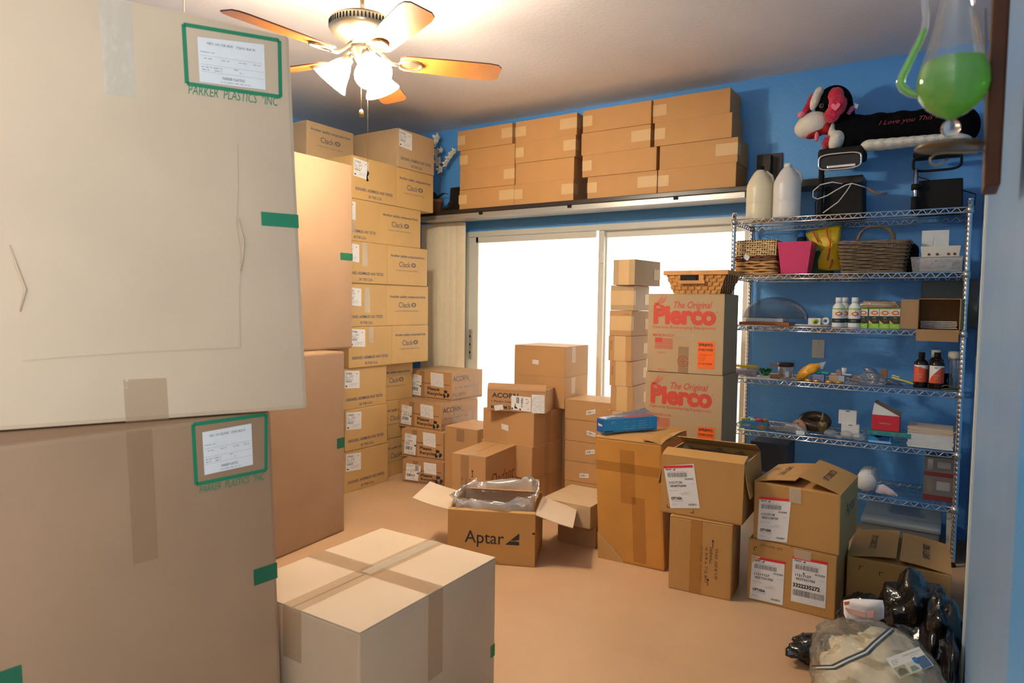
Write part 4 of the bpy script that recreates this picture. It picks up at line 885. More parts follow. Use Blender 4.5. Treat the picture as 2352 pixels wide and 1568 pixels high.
# plush dog
DY = -.27
def ell(px, py, rx, ry, dep, Y=DY, rot=0, n=20):
    c_ = P3(px, py, Y); k = (c_-CAMP).dot(_f)/F; b = MB()
    return c_, rx*k, ry*k, dep
def blob(specs, M, name, parent, vox=.008, sm=6, fuzz=0):
    bm = bmesh.new()
    for (px, py, rx, ry, dep, Y, rot) in specs:
        c_, a, e, d_ = ell(px, py, rx, ry, dep, Y); mm = Matrix.Translation(c_) @ Matrix.Rotation(math.radians(rot), 4, 'Y') @ Matrix.Diagonal((a, d_, e, 1))
        bmesh.ops.create_icosphere(bm, subdivisions=3, radius=1, matrix=mm)
    me = bpy.data.meshes.new(name); bm.to_mesh(me); bm.free(); me.materials.append(M); o = bpy.data.objects.new(name, me); C.objects.link(o)
    r = o.modifiers.new('remesh', 'REMESH'); r.mode = 'VOXEL'; r.voxel_size = vox; r.use_smooth_shade = True
    s_ = o.modifiers.new('smooth', 'SMOOTH'); s_.iterations = sm; s_.factor = .5
    if fuzz:
        tx = bpy.data.textures.new('fuzz', 'CLOUDS'); tx.noise_scale = .012; d_ = o.modifiers.new('fur', 'DISPLACE'); d_.texture = tx; d_.strength = fuzz; d_.mid_level = .5
    dg = bpy.context.evaluated_depsgraph_get(); m2 = bpy.data.meshes.new_from_object(o.evaluated_get(dg)); o.modifiers.clear(); o.data = m2
    for p in m2.polygons: p.use_smooth = True
    if parent: o.parent = parent
    return o
dog = thing('plush_dog', 'long black and white plush dog with red ears lying across the desk lamps', 'stuffed toy')
FB = mat('black_plush', (.004, .004, .005), 1, bump=.4, bscale=150, spec=.1); FW = mat('white_plush', s2l(236, 230, 215), .95, bump=.5, bscale=120, sheen=.3)
FR_ = mat('red_plush', s2l(205, 30, 70), .9, noise_amt=.25, nscale=40, bump=.9, bscale=90, sheen=.4); FP = mat('pink_plush', s2l(235, 130, 150), .9, bump=.3, bscale=90); FD = mat('dark_red_plush', s2l(170, 20, 30), .9)
dbody = blob([(1915, 243, 40, 46, .10, DY, 0), (1930, 262, 30, 40, .09, DY, 0), (1940, 300, 30, 42, .10, DY, 10)]+[(1965+i*26, 302-i*2.3+3*(i % 2), 38, 38, .10, DY, 0) for i in range(9)]+[(2205, 291, 40, 46, .10, DY, 0), (1955, 328, 22, 20, .09, DY, 0)], FB, 'body', dog)
blob([(1868, 285, 37, 27, .085, DY-.06, -8), (1850, 295, 24, 22, .075, DY-.06, 0)], FW, 'muzzle', dog)
blob([(1873, 230, 10, 24, .035, DY-.08, 18), (1880, 213, 10, 15, .03, DY-.072, 30)], FW, 'forehead_stripe', dog, .006)
blob([(1920, 219, 17, 19, .03, DY-.12, 0), (1924, 240, 20, 25, .035, DY-.13, 0), (1912, 262, 17, 20, .035, DY-.13, 20)], FR_, 'ear', dog, .006, 4, .010)
blob([(1863, 236, 10, 22, .03, DY+.02, 15), (1853, 252, 8, 18, .03, DY+.02, 20)], FR_, 'ear', dog, .006, 4, .008)
blob([(1878, 303, 28, 10, .06, DY-.05, -22), (1900, 293, 14, 16, .06, DY-.05, 0)], FD, 'mouth', dog, .006)
blob([(1876, 314, 5, 12, .02, DY-.115, 0)], FP, 'tongue', dog, .004); blob([(1840, 263, 9, 7, .02, DY-.12, -30)], FP, 'nose', dog, .004)
blob([(1922, 322, 17, 24, .07, DY-.06, 25), (1912, 300, 10, 20, .06, DY-.04, 0)], FW, 'chest', dog); blob([(1902, 327, 11, 17, .06, DY-.05, 30)], FR_, 'leg', dog, .006, 3, .008)
blob([(2000+i*24, 334-i*2.2, 22, 13-(.3*i), .07, DY-.055, 0) for i in range(9)]+[(2205, 322, 24, 13, .07, DY-.05, 0)], FW, 'belly', dog)
c_ = P3(1887, 243, DY-.108); b = MB(); b.lathe([(0, 0), (.010, 0), (.0105, .003), (.007, .007), (0, .0085)], BLACK, 16, c_, Euler((PI/2, 0, 0)).to_matrix()); b.lathe([(.0105, .001), (.0125, .001), (.0125, .004), (.0105, .004)], col(110, 110, 112, 'eye_ring'), 16, c_, Euler((PI/2, 0, 0)).to_matrix()); b.build('eye', dog)
k = .0025; hp = P3(1919, 245, DY-.172); b = MB(); b.add([hp+Vector((x*k, -.001*0, z*k)) for x, z in ((0, -9), (7, -3), (10, 3), (8, 7), (4, 8), (0, 4), (-4, 8), (-8, 7), (-10, 3), (-7, -3))], [tuple(range(10))], FP); b.build('heart_patch', dog)
b = MB(); b.tube([P3(1948, 262, DY-.07), P3(1958, 248, DY-.08), P3(1966, 242, DY-.08)], [.012, .016, .006], col(190, 110, 170), 8); b.add([P3(1962, 236, DY-.09), P3(1972, 240, DY-.09), P3(1968, 250, DY-.09), P3(1962, 246, DY-.09)], [(0, 1, 2, 3)], PAPERW); b.build('collar_tag', dog)
b = MB(); O = P3(2018, 291, DY-.106); b.text(O, Vector((1, 0, .0)), Vector((0, 0, 1)), 'I Love you This Much', 0, 0, .36, .032, col(150, 50, 60), shear=.4, res=2); b.build('embroidery', dog)

# -------- baskets
SEAG = mat('seagrass', s2l(196, 148, 88), .7, noise_amt=.2, nscale=30); SEAL = mat('pale_rush', s2l(222, 192, 140), .7, noise_amt=.15, nscale=30); WICK = mat('grey_wicker', s2l(128, 108, 84), .6, noise_amt=.3, nscale=40); SPL = mat('splint_wood', s2l(206, 146, 78), .5, noise_amt=.15, nscale=12); CHO = mat('brown_cord', s2l(120, 72, 36), .7)
def rrect(w, d, n=60, r=.25):
    pts = []
    for i in range(n):
        a = 2*PI*(i+.5)/n; c_, s_ = math.cos(a), math.sin(a); m_ = max(abs(c_), abs(s_)); q = (1/m_)*(1-r)+r*1.12
        pts.append((c_*q*w/2, s_*q*d/2))
    return pts
def woven(b, w0, d0, w1, d1, z0, z1, rows_, M, rad, stakes=24, amp=.004, r=.1, strand=True, seed=0):
    rr = random.Random(seed)
    for k_ in range(rows_):
        q = (k_+.5)/rows_; w, d, z = w0+(w1-w0)*q, d0+(d1-d0)*q, z0+(z1-z0)*q; n = stakes*4; base = rrect(w, d, n, r); pts = []
        for i, (x, y) in enumerate(base):
            o_ = math.sin(2*PI*i/(8)+PI*k_)*amp+rr.uniform(-1, 1)*rad*.25; l = math.hypot(x, y); pts.append((x*(1+o_/l), y*(1+o_/l), z+rr.uniform(-1, 1)*rad*.25+math.cos(2*PI*i/8+PI*k_)*rad*.4))
        b.tube(pts, rad, M, 5, closed=True)
# seagrass basket with lid band
xa, xb = PX(1687, -.43, Z2+.05), PX(1782, -.43, Z2+.05); w = xb-xa
t = thing('seagrass_basket', 'lidded seagrass basket at the left end of the second shelf', 'basket', ((xa+xb)/2-.002, -.30, Z2)); b = MB()
hb = PZ(600, xa, -.43)-Z2; hh = PZ(556, xa, -.43)-Z2
b.box((0, 0, hb*.55), (w*.93, .24, hb*1.05), CHO, .004); woven(b, w*.98, .26, w, .265, 0, hb, 5, SEAG, .0085, 14, .007); b.build('body', t)
b = MB(); woven(b, w*1.0, .27, w*1.0, .27, hb, hb+.03, 3, CHO, .005, 30, .001); b.build('cord_band', t)
b = MB(); b.box((0, 0, (hb+hh)/2+.02), (w*.9, .24, hh-hb-.02), CHO, .004); woven(b, w*1.0, .27, w*1.0, .27, hb+.03, hh, 7, SEAL, .0045, 26, .005); 
for i in range(18): b.tube([(-w/2+w*i/17, -.137, hb+.03), (-w/2+w*i/17, -.13, hh+.004), (-w/2+w*i/17, .13, hh+.004)], .004, SEAL, 5)
b.build('lid', t); b = MB(); b.add([(-w*.22, -.146, hb+.045), (-w*.10, -.147, hb+.025), (-w*.16, -.148, hb-.0), (-w*.27, -.147, hb+.02)], [(0, 1, 2, 3)], PAPERW); b.build('price_tag', t)
# pink planter
def frus(b, w0, d0, w1, d1, h, M, t_=.004, z=0):
    o_ = lambda w, d, zz: [(-w/2, -d/2, zz), (w/2, -d/2, zz), (w/2, d/2, zz), (-w/2, d/2, zz)]
    vs_ = o_(w0, d0, z)+o_(w1, d1, z+h)+o_(w1-2*t_, d1-2*t_, z+h)+o_(w0-2*t_, d0-2*t_, z+t_); f = [(0, 3, 2, 1)]
    for i in range(4): j = (i+1) % 4; f += [(i, j, 4+j, 4+i), (4+i, 4+j, 8+j, 8+i), (8+i, 8+j, 12+j, 12+i)]
    f.append((12, 13, 14, 15)); b.add(vs_, f, M)
xa, xb = PX(1785, -.45, Z2+.16), PX(1864, -.45, Z2+.16); w = xb-xa
t = thing('planter', 'bright pink square tapered planter between the seagrass basket and yellow bag', 'planter', ((xa+xb)/2, -.45+w/2, Z2)); b = MB(); frus(b, w*.76, w*.76, w, w, PZ(556, xa, -.45)-Z2, col(204, 52, 104, 'pink_plastic', .45)); b.build('pot', t)
# yellow bag
def sheet_bag(name, label, cat, outline, Y, M, thick=.03, group=None, extra=None, seed=1, partname='body', zmin=None):
    c_ = sum((P3(px, py, Y) for px, py in outline), Vector())/len(outline); t = thing(name, label, cat, c_, 0, group); n = len(outline); P = [P3(px, py, Y)-c_ for px, py in outline]; vs_ = []; rr = random.Random(seed)
    lv = [(1, 0), (.85, .7), (.55, 1.), (.2, 1.05)]
    idx = []; 
    for sg in (-1, 1):
        for s_, tt in lv: vs_ += [p*s_+Vector((0, sg*thick*tt*(1+.35*rr.uniform(-1, 1)), 0)) for p in P]
        vs_.append(Vector((0, sg*thick*1.05, 0)))
    fs = []; N = 4*n+1
    for h_ in (0, 1):
        o_ = h_*N
        for l in range(3):
            for i in range(n): q = (o_+l*n+i, o_+l*n+(i+1) % n, o_+(l+1)*n+(i+1) % n, o_+(l+1)*n+i); fs.append(q if h_ else q[::-1])
        for i in range(n): q = (o_+3*n+i, o_+3*n+(i+1) % n, o_+4*n); fs.append(q if h_ else q[::-1])
    for i in range(n): fs.append((i, (i+1) % n, N+(i+1) % n, N+i))
    if zmin is not None: vs_ = [Vector((v.x, v.y, max(v.z, zmin-c_.z))) for v in vs_]
    b = MB(); b.add(vs_, fs, M, True); b.build(partname, t); 
    if extra: extra(t, c_)
    return t
def ystr(t, c_):
    for q in (((1867, 529), (1873, 545), (1880, 556)), ((1898, 523), (1901, 545), (1907, 556), (1904, 580), (1900, 598)), ((1912, 595), (1905, 618))):
        b = MB(); b.tube([P3(px, py, -.280)-c_ for px, py in q], .0045, col(235, 100, 30), 5); b.build('stripe', t)
sheet_bag('pet_food_bag', 'folded yellow bag with orange stripes behind the pink planter', 'bag', [(1849, 536), (1875, 528), (1905, 520), (1932, 517), (1931, 545), (1926, 560), (1928, 590), (1932, 620), (1905, 621), (1880, 619), (1878, 600), (1886, 580), (1880, 566), (1862, 556)], -.235, mat('yellow_bag', s2l(232, 196, 32), .4, noise_amt=.1, bump=.5, bscale=12), .028, extra=ystr, zmin=Z2)
x = PX(1832, -.15, Z2+.1); t = thing('plastic_bottle', 'blue-capped dark bottle half hidden behind the pink planter', 'bottle', (x+.02, -.15, Z2)); zt = PZ(532, x, -.15)-Z2
b = MB(); b.lathe([(0, 0), (.035, 0), (.035, zt*.7), (.028, zt*.85), (.02, zt*.9)], col(30, 40, 60, 'dark_bottle', .3), 20); b.build('body', t); b = MB(); b.lathe([(.024, zt*.80), (.024, zt+.005), (0, zt+.005)], col(30, 110, 200), 20); b.build('cap', t)
# wicker basket with handle
xa, xb = PX(1923, -.46, Z2+.15), PX(2087, -.46, Z2+.15); w = xb-xa; H = PZ(556, (xa+xb)/2, -.46)-Z2
t = thing('wicker_basket', 'grey wicker basket with a tall twisted handle on the second shelf', 'basket', ((xa+xb)/2, -.34, Z2)); b = MB()
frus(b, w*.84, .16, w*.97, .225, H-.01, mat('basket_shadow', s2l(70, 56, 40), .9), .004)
woven(b, w*.86, .17, w, .235, 0, H, 17, WICK, .0038, 13, .0065, .12)
for k_ in (0, 1): woven(b, w*.86 if k_ == 0 else w*1.02, .175 if k_ == 0 else .245, w*.86 if k_ == 0 else w*1.02, .175 if k_ == 0 else .245, 0 if k_ == 0 else H-.006, .012 if k_ == 0 else H+.008, 3, WICK, .005, 13, .006, .12)
b.build('body', t); b = MB(); hz = PZ(520, (xa+xb)/2, -.34)-Z2; pp = []
hx0, hx1 = PX(1972, -.34, Z2+.2)-t.location.x, PX(2052, -.34, Z2+.2)-t.location.x
for s_ in range(3):
    pts = []
    for i in range(33):
        a = PI*i/32; cx_ = (hx0+hx1)/2; x = cx_-(hx1-hx0)/2*math.copysign(abs(math.cos(a))**.8, math.cos(a))*1.05; z = H-.06*0+(hz-H)*math.sin(a)**.8; tw = 2*PI*i/5+s_*2*PI/3
        pts.append((x+.006*math.cos(tw), .006*math.sin(tw)-.0, z+.004*math.cos(tw)))
    pts = [(pts[0][0], pts[0][1], H*.6)]+pts+[(pts[-1][0], pts[-1][1], H*.6)]; b.tube(pts, .0055, WICK, 6)
for hx in (hx0, hx1):
    for k_ in range(4): b.tube([(hx-.02+.012*k_, -.118, H-.03), (hx-.015+.01*k_, -.10, H+.015), (hx-.015+.01*k_, .02, H+.01)], .004, WICK, 5)
b.build('handle', t)
# plastic tub with white cartons
xa, xb = PX(2091, -.45, Z2+.07), PX(2214, -.45, Z2+.07); w = xb-xa
t = thing('plastic_tub', 'clear plastic tub holding a white packet on the second shelf, right end', 'tub', ((xa+xb)/2, -.34, Z2)); b = MB(); frus(b, w*.9, .18, w, .215, PZ(590, xa, -.45)-Z2, FILM2, .002); b.build('body', t)
hx = PZ(590, xa, -.45)-Z2
c = Carton('packet', 'white packet with a small blue mark and barcode inside the clear tub', (xa+xb)/2+.02, -.345, Z2+.006, 0, w*.80, .14, hx-.012, PAPERW, bev=.004); L_ = w*.8
c.text('F', 'Absolute Clean', L_*.25, hx*.45, L_*.22, .007, INKGREY, res=1); dashes(c.b, *c.fr('F'), L_*.08, hx*.15, L_*.6, .02, 2, INKLG, .8, 3); barcode(c.b, *c.fr('F'), L_*.76, hx*.15, L_*.18, hx*.5, INKGREY, 14); c.b.lathe([(0, 0), (.006, 0), (.006, .001)], col(40, 110, 130), 12, (-L_*.12, -.0708, hx*.68), Euler((PI/2, 0, 0)).to_matrix()); c.done()
xa, xb = PX(2114, -.42, Z2+.12), PX(2207, -.42, Z2+.12); z0_ = Z2+hx; z1_ = PZ(566, xa, -.42)
t = thing('pulp_tray', 'pale moulded tray with small holes resting on the clear tub', 'tray', ((xa+xb)/2, -.35, z0_)); b = MB(); frus(b, (xb-xa)*.92, .12, xb-xa, .14, z1_-z0_, col(222, 218, 204, 'pulp', .7), .004); b.build('tray', t)
for k_, px in enumerate((2133, 2152, 2178, 2192)):
    b = MB(); b.lathe([(0, 0), (.0065, 0), (.0065, .001)], INKN, 12, (PX(px, -.42, z0_)-(xa+xb)/2, -.0645, .014), Euler((PI/2, 0, 0)).to_matrix()); b.build('hole', t)
xa, xb = PX(2117, -.33, Z2+.2), PX(2180, -.33, Z2+.2); zt = PZ(529, (xa+xb)/2, -.33)
c = Carton('small_box', 'white square card box standing on the pale tray, top right of the rack', (xa+xb)/2, -.31, z1_+.001-.0, 2, xb-xa, .04, zt-z1_, PAPERW, bev=.002); c.strip('F', .0, .0, .055, .07, PAPERW, 'paper_slip', None); c.done()
o = lump('bag', (PX(2090, -.16, Z2+.1), -.15, Z2+.095), (.045, .05, .09), MATTB, None, 5, .1, floor=Z2, hf=.03); tag(o, 'crumpled black bag behind the right end of the wicker basket', 'bag')
x = PX(1893, -.12, Z2+.25); b = MB(); b.box((x, -.12, Z2+.13), (.12, .06, .26), col(20, 90, 50, 'green_card', .5), .006); o = b.build('green_box'); tag(o, 'dark green box standing behind the yellow bag', 'box')

# -------- third shelf
xa, xb = PX(1697, -.46, Z3), PX(1812, -.46, Z3)
b = MB(); b.box(((xa+xb)/2, -.36, Z3+.010), (xb-xa, .2, .02), col(176, 96, 48, 'reddish_wood', .45, noise_amt=.2), .003); o = b.build('wooden_board'); tag(o, 'reddish wooden board at the left end of the third shelf', 'board')
xa, xb = PX(1712, -.44, Z3), PX(1797, -.44, Z3); b = MB(); b.box(((xa+xb)/2, -.35, Z3+.0315), (xb-xa, .17, .022), PAPERW, .003); o = b.build('white_slab'); tag(o, 'flat white slab under the smoky plastic dome on the third shelf', 'slab')
x = PX(1778, -.34, Z3+.05); R_ = (PX(1852, -.34, Z3+.05)-PX(1703, -.34, Z3+.05))/2; hz = PZ(681, x, -.34)-Z3-.045
b = MB(); b.lathe([(R_*math.cos(a*PI/2/12), .0+hz*math.sin(a*PI/2/12)) for a in range(13)], mixmat('smoky_plastic', (.10, .13, .18), .62, .02, .05, fres=.12), 40, (0, 0, 0), cap=False, sy=.62)
b.lathe([(R_, 0), (R_+.008, 0), (R_+.008, .004), (R_, .004)], MT['smoky_plastic'], 40, sy=.62, cap=False); o = b.build('plastic_dome', loc=(x, -.31, Z3+.044)); tag(o, 'smoky clear plastic dome lying on the white slab, third shelf', 'dome')
x = PX(1868, -.40, Z3); b = MB(); b.lathe([(0, 0), (.07, 0), (.105, .010), (.104, .012), (.07, .003), (0, .003)], PAPERW, 32, sy=.7); o = b.build('plate', loc=(x, -.40, Z3)); tag(o, 'white plate under the rolls of labels on the third shelf', 'plate')
def roll(px, py0, py1, r, label, M1, M2, yy=-.42, tail=False):
    x = PX(px, yy, Z3+.03); z = Z3+.012+r; t = thing('label_roll', label, 'roll', (x, yy, z)); b = MB(); Rm = Euler((PI/2, 0, 0)).to_matrix(); b.lathe([(r*.45, -.02), (r, -.02), (r, .02), (r*.45, .02), (r*.45, -.02)], PAPERW, 28, (0, 0, 0), Rm, cap=False); b.build('roll', t)
    if M1: b = MB(); b.lathe([(r*.5, .0202), (r*.98, .0202)], M1, 28, (0, 0, 0), Rm, cap=False); b.build('printed_side', t)
    if tail: b = MB(); b.add([(-.0, -.02, r), (-.0, .02, r), (.0-.02, -.02, r+.02), (-.02, .02, r+.02), (-.028, -.02, r+.045), (-.028, .02, r+.045)], [(0, 1, 3, 2), (2, 3, 5, 4)], PAPERW); b.build('tail', t)
c = Carton('label_pack', 'white pack with a yellow-green round label on the plate', PX(1870, -.43, Z3), -.415, Z3+.012, 3, .066, .05, .038, PAPERW, bev=.002)
c.b.lathe([(0, 0), (.017, 0), (.017, .001)], col(190, 200, 40), 20, (.005, -.0255, .019), Euler((PI/2, 0, 0)).to_matrix()); c.b.lathe([(0, 0), (.010, 0), (.010, .001)], col(90, 120, 30), 16, (.005, -.0268, .016), Euler((PI/2, 0, 0)).to_matrix()); c.done()
roll(1897, 728, 746, .022, 'white roll of labels with a curling tail beside the white bottles', None, None, -.40, True)
LBLR = col(205, 60, 50); LBLY = col(240, 190, 60); LBLG = col(120, 170, 80); LBLD = col(30, 50, 44, 'dark_label'); LIME = col(150, 205, 60)
def disc(b, x, y, z, rx, rz, M, cyl=None):
    pts = []
    for q in range(14):
        a = 2*PI*q/14; dx = rx*math.cos(a)
        yy = y if cyl is None else -math.sqrt(max(cyl**2-(x+dx)**2, 0))-(y)
        pts.append((x+dx, yy, z+rz*math.sin(a)))
    b.add(pts, [tuple(range(14))], M)
def wbottle(px, yy, label):
    x = PX(px, yy, Z3+.07); H = PZ(683, x, yy)-Z3; r = .033; t = thing('medicine_bottle', label, 'bottle', (x, yy, Z3), 0, 'white bottles with yellow and red labels'); b = MB()
    b.lathe([(0, 0), (r*.95, 0), (r, .006), (r, H*.64), (r*.9, H*.72), (r*.55, H*.80), (.016, H*.82)], PAPERW, 28); b.build('body', t)
    b = MB(); b.lathe([(.018, H*.82), (.018, H), (0, H)], PAPERW, 20); b.build('cap', t); b = MB(); b.lathe([(r+.0006, H*.16), (r+.0006, H*.30)], LBLD, 28, cap=False); b.lathe([(r+.0006, H*.60), (r+.0006, H*.64)], LIME, 28, cap=False)
    disc(b, 0, .0012, H*.47, .024, .017, LBLY, r); disc(b, .004, .0018, H*.46, .018, .010, LBLR, r); disc(b, .004, .0022, H*.46, .012, .005, PAPERW, r); b.text(Vector((-.012, -r-.0022, H*.22)), Vector((1, 0, 0)), Vector((0, 0, 1)), 'Natural', 0, 0, .022, .004, PAPERW, res=1); b.build('label', t)
wbottle(1926, -.45, 'white bottle with yellow and red label, left of the pair in front'); wbottle(1940, -.32, 'white bottle half hidden behind the front left one'); wbottle(1963, -.44, 'white bottle beside the green cartons, third shelf')
def gcart(px0, px1, yy, lab):
    xa, xb = PX(px0, yy, Z3+.06), PX(px1, yy, Z3+.06); H = PZ(708, xa, yy)-Z3; w = xb-xa
    c = Carton('medicine_carton', lab, (xa+xb)/2, yy+.03, Z3, 0, w, .06, H, PAPERW, group='small green and white cartons', bev=.001); c.rect('F', 0, 0, w, H*.24, LIME); c.rect('F', 0, H*.24, w, H*.62, LBLD); c.rect('F', 0, H*.95, w, H, LIME)
    b = c.b; disc(b, 0, -.0312, H*.78, w*.42, H*.13, LBLY); disc(b, .003, -.0316, H*.78, w*.34, H*.09, LBLR); disc(b, .003, -.032, H*.78, w*.24, H*.05, PAPERW); disc(b, .003, -.0312, H*.40, w*.26, H*.07, INKN)
    c.poly('F', [(0, H*.24), (w*.4, H*.24), (.0, H*.42)], LBLY, off=.0012); c.text('F', 'Extra', w*.3, H*.12, w*.4, .006, PAPERW, res=1); c.text('F', 'calm', w*.35, H*.52, w*.35, .006, PAPERW, res=1); c.done()
for (a_, b_), lab in zip(((1970.5, 1992.5), (1996, 2019), (2020, 2043), (2043.5, 2067)), ('leftmost of four small green cartons on the third shelf', 'second of the four small green cartons from the left', 'third of the four small green cartons from the left', 'rightmost of four small green cartons, beside the open box')): gcart(a_, b_, -.45, lab)
t = thing('sandwich_bag', 'clear bag of pale yellow strips lying on the four green cartons', 'bag', (PX(2019, -.42, Z3+.13), -.42, PZ(708, PX(1996, -.45, Z3), -.45)+.002)); 
for i in range(3): b = MB(); b.box((.002*i, 0, .008+.012*i), (.20-.02*i, .05, .011), col(226, 186, 120, 'pale_wax', .5), .004, rot=(0, .02*(i-1), 0)); b.build('wax_strip', t)
o = lump('bag', (0, 0, .02), (.125, .045, .024), FILM2, t, 2, .15, 3, .05, 3)
# open carton lying on its side
xa, xb = PX(2108, -.506, Z3+.08), PX(2206, -.506, Z3+.08); H = PZ(686, xb, -.506)-Z3; w = xb-xa; dd_ = .32
t = thing('cardboard_box', 'open carton lying on its side at the right of the third shelf, papers inside', 'box', ((xa+xb)/2, -.506+dd_/2, Z3)); b = MB(); k_ = .003
for c0, d0 in (((0, 0, k_/2), (w, dd_, k_)), ((0, 0, H-k_/2), (w, dd_, k_)), ((-w/2+k_/2, 0, H/2), (k_, dd_, H)), ((w/2-k_/2, 0, H/2), (k_, dd_, H)), ((0, dd_/2-k_/2, H/2), (w, k_, H))): b.box(c0, d0, CARD)
b.build('body', t)
b = MB(); b.box((-w/2-.038, -dd_/2-.012, H*.5), (.082, k_, H*.94), CARD, rot=(0, 0, .25)); b.build('flap', t); b = MB(); b.box((-.004, -dd_/2-.012, -.028), (w*1.0, k_, .062), CARD, rot=(.3, 0, 0)); b.build('flap', t); b = MB(); b.box((w/2+.004, -dd_/2-.025, H*.52), (k_, .06, H*.95), CARD, rot=(0, 0, -.2)); b.build('flap', t)
t = thing('paper_stack', 'crumpled white papers lying in the open carton on the third shelf', 'papers', ((xa+xb)/2, -.36, Z3+k_+.001)); rr = random.Random(5)
for i in range(5):
    b = MB(); n = 8; vs_ = [((u/n-.5)*(w*.86)+rr.uniform(-.003, .003), (v/3-.5)*.16, .005+i*.0085+.003*noise.noise(Vector((u, v, i*3)))) for v in range(4) for u in range(n+1)]
    vs2 = [(x, y, z+.0035) for x, y, z in vs_]; m_ = len(vs_); f = [(v*(n+1)+u, v*(n+1)+u+1, (v+1)*(n+1)+u+1, (v+1)*(n+1)+u) for v in range(3) for u in range(n)]
    b.add(vs_+vs2, f+[tuple(q+m_ for q in g) for g in f]+[(u, u+1, u+1+m_, u+m_) for u in range(n)], PAPERW); b.build('sheet', t)
xa, xb = PX(2118, -.12, Z3+.25), PX(2200, -.12, Z3+.25)
b = MB(); b.box(((xa+xb)/2+.06, -.026, Z3+.145), (xb-xa+.13, .045, .28), mat('dusty_plastic', s2l(120, 124, 118), .4, noise_amt=.2, nscale=6, bump=.3, bscale=10), .01); o = b.build('wrapped_panel'); tag(o, 'dusty grey plastic-wrapped panel standing behind the open carton', 'panel')

# -------- fourth shelf
YL = col(240, 210, 40, 'yellow_plastic', .35)
def bar(p0, p1, wd, th, M, name, label, cat, extra=None):
    p0, p1 = Vector(p0), Vector(p1); d = p1-p0; c_ = (p0+p1)/2; t = thing(name, label, cat, c_); L = d.length; R_ = d.to_track_quat('X', 'Z').to_matrix(); b = MB(); b.box((0, 0, 0), (L, wd, th), M, th*.2, R_); b.build('body', t)
    if extra: extra(t, R_, L)
    return t
def lev(t, R_, L):
    for i in range(9): b = MB(); b.box(R_ @ Vector((-L*.45+i*L*.11, 0, .008)), (.006, .012, .006), YL, .001, R_); b.build('tooth', t)
def at4(px, yy, z=0): return Vector((PX(px, yy, Z4+z), yy, Z4+z))
pk = at4(1712, -.41); o = lump('packet', (pk.x, -.41, Z4+.028), (.095, .06, .028), FILM2, None, 3, .12, 3, .06, 4, floor=Z4); tag(o, 'crumpled clear-wrapped packet with a small sticker, left end of fourth shelf', 'packet')
b = MB(); b.box((0, 0, 0), (.16, .09, .03), col(205, 175, 185), .012); q = b.build('wrapped_cloth', o); q.location = (pk.x-.005, -.41, Z4+.024)
bar((at4(1687, -.43).x, -.43, Z4+.064), (at4(1741, -.43).x, -.43, Z4+.062), .03, .013, YL, 'yellow_tool', 'yellow toothed plastic bar lying on the wrapped packet', 'tool', lev)
t = thing('gift_bow', 'green ribbon gift bow next to the clear-wrapped packet', 'bow', (PX(1758, -.42, Z4+.03), -.42, Z4)); GR = col(40, 130, 50, 'green_ribbon', .3)
for i in range(14):
    a = i*2.4; el_ = .2+1.2*((i*7) % 14)/14; d = Vector((math.cos(a)*math.cos(el_), math.sin(a)*math.cos(el_), math.sin(el_))); s_ = d.cross(Vector((0, 0, 1))).normalized(); b = MB(); pts = []
    c0 = Vector((0, 0, .02)); up = s_.cross(d)
    for q in range(9): th = 2*PI*q/8; pts.append(c0+d*(.026-.026*math.cos(th))+up*.012*math.sin(th))
    vs_ = [p+s_*.007 for p in pts]+[p-s_*.007 for p in pts]; b.add(vs_, [(q, q+1, q+10, q+9) for q in range(8)], GR, True); b.build('loop', t)
bar((PX(1766, -.26, Z4), -.26, Z4+.075), (PX(1822, -.26, Z4), -.24, Z4+.012), .024, .012, col(200, 150, 110), 'wooden_paddle', 'peach wooden stick leaning behind the candy jar', 'stick')
x = PX(1780, -.46, Z4); b = MB(); b.lathe([(0, -.028), (.011, -.028), (.013, -.02), (.013, .02), (.011, .028), (0, .028)], col(190, 130, 80, 'cork', .8), 16, (0, 0, 0), Euler((0, PI/2, .5)).to_matrix()); o = b.build('cork_roll', loc=(x, -.455, Z4+.0135)); tag(o, 'small tan cork roll at the foot of the candy jar', 'cork')
x = PX(1804, -.40, Z4+.04); H = PZ(833, x, -.40)-Z4; r = .043; t = thing('candy_jar', 'clear jar of striped sweets with a maroon lid', 'jar', (x, -.40, Z4)); b = MB(); b.lathe([(0, 0), (r*.95, 0), (r, .006), (r, H*.7), (r*.9, H*.78), (r*.85, H*.8)], FILM2, 28); b.build('body', t)
b = MB(); b.lathe([(r, H*.78), (r+.004, H*.78), (r+.004, H), (0, H)], col(74, 28, 34, 'maroon', .4), 28); b.build('lid', t)
rr = random.Random(2); b = MB()
for i in range(45):
    a = rr.uniform(0, 2*PI); q = rr.uniform(.3, .9)*r*.9; b.box((q*math.cos(a), q*math.sin(a), rr.uniform(.008, H*.42)), (.012, .007, .005), (LBLR, LBLY, PAPERW, col(120, 70, 40), LBLY)[i % 5], .001, rot=(rr.uniform(0, 3), rr.uniform(0, 3), a))
o = b.build('sweets', t); o['kind'] = 'stuff'
b = MB(); b.add([(r*math.sin(a)*1.01, -r*math.cos(a)*1.01, z) for z in (H*.15, H*.5) for a in (.15, .4, .65)], [(0, 1, 4, 3), (1, 2, 5, 4)], PAPERW); b.build('label', t)
sheet_bag('padded_envelope', 'orange yellow padded envelope with a white end leaning on the fourth shelf', 'envelope', [(1829, 868), (1833, 855), (1845, 843), (1860, 835), (1880, 834), (1884, 842), (1876, 853), (1862, 861), (1850, 867), (1846, 876), (1832, 876)], -.42, mat('mustard_paper', s2l(238, 166, 30), .45, bump=.5, bscale=20), .018, zmin=Z4)
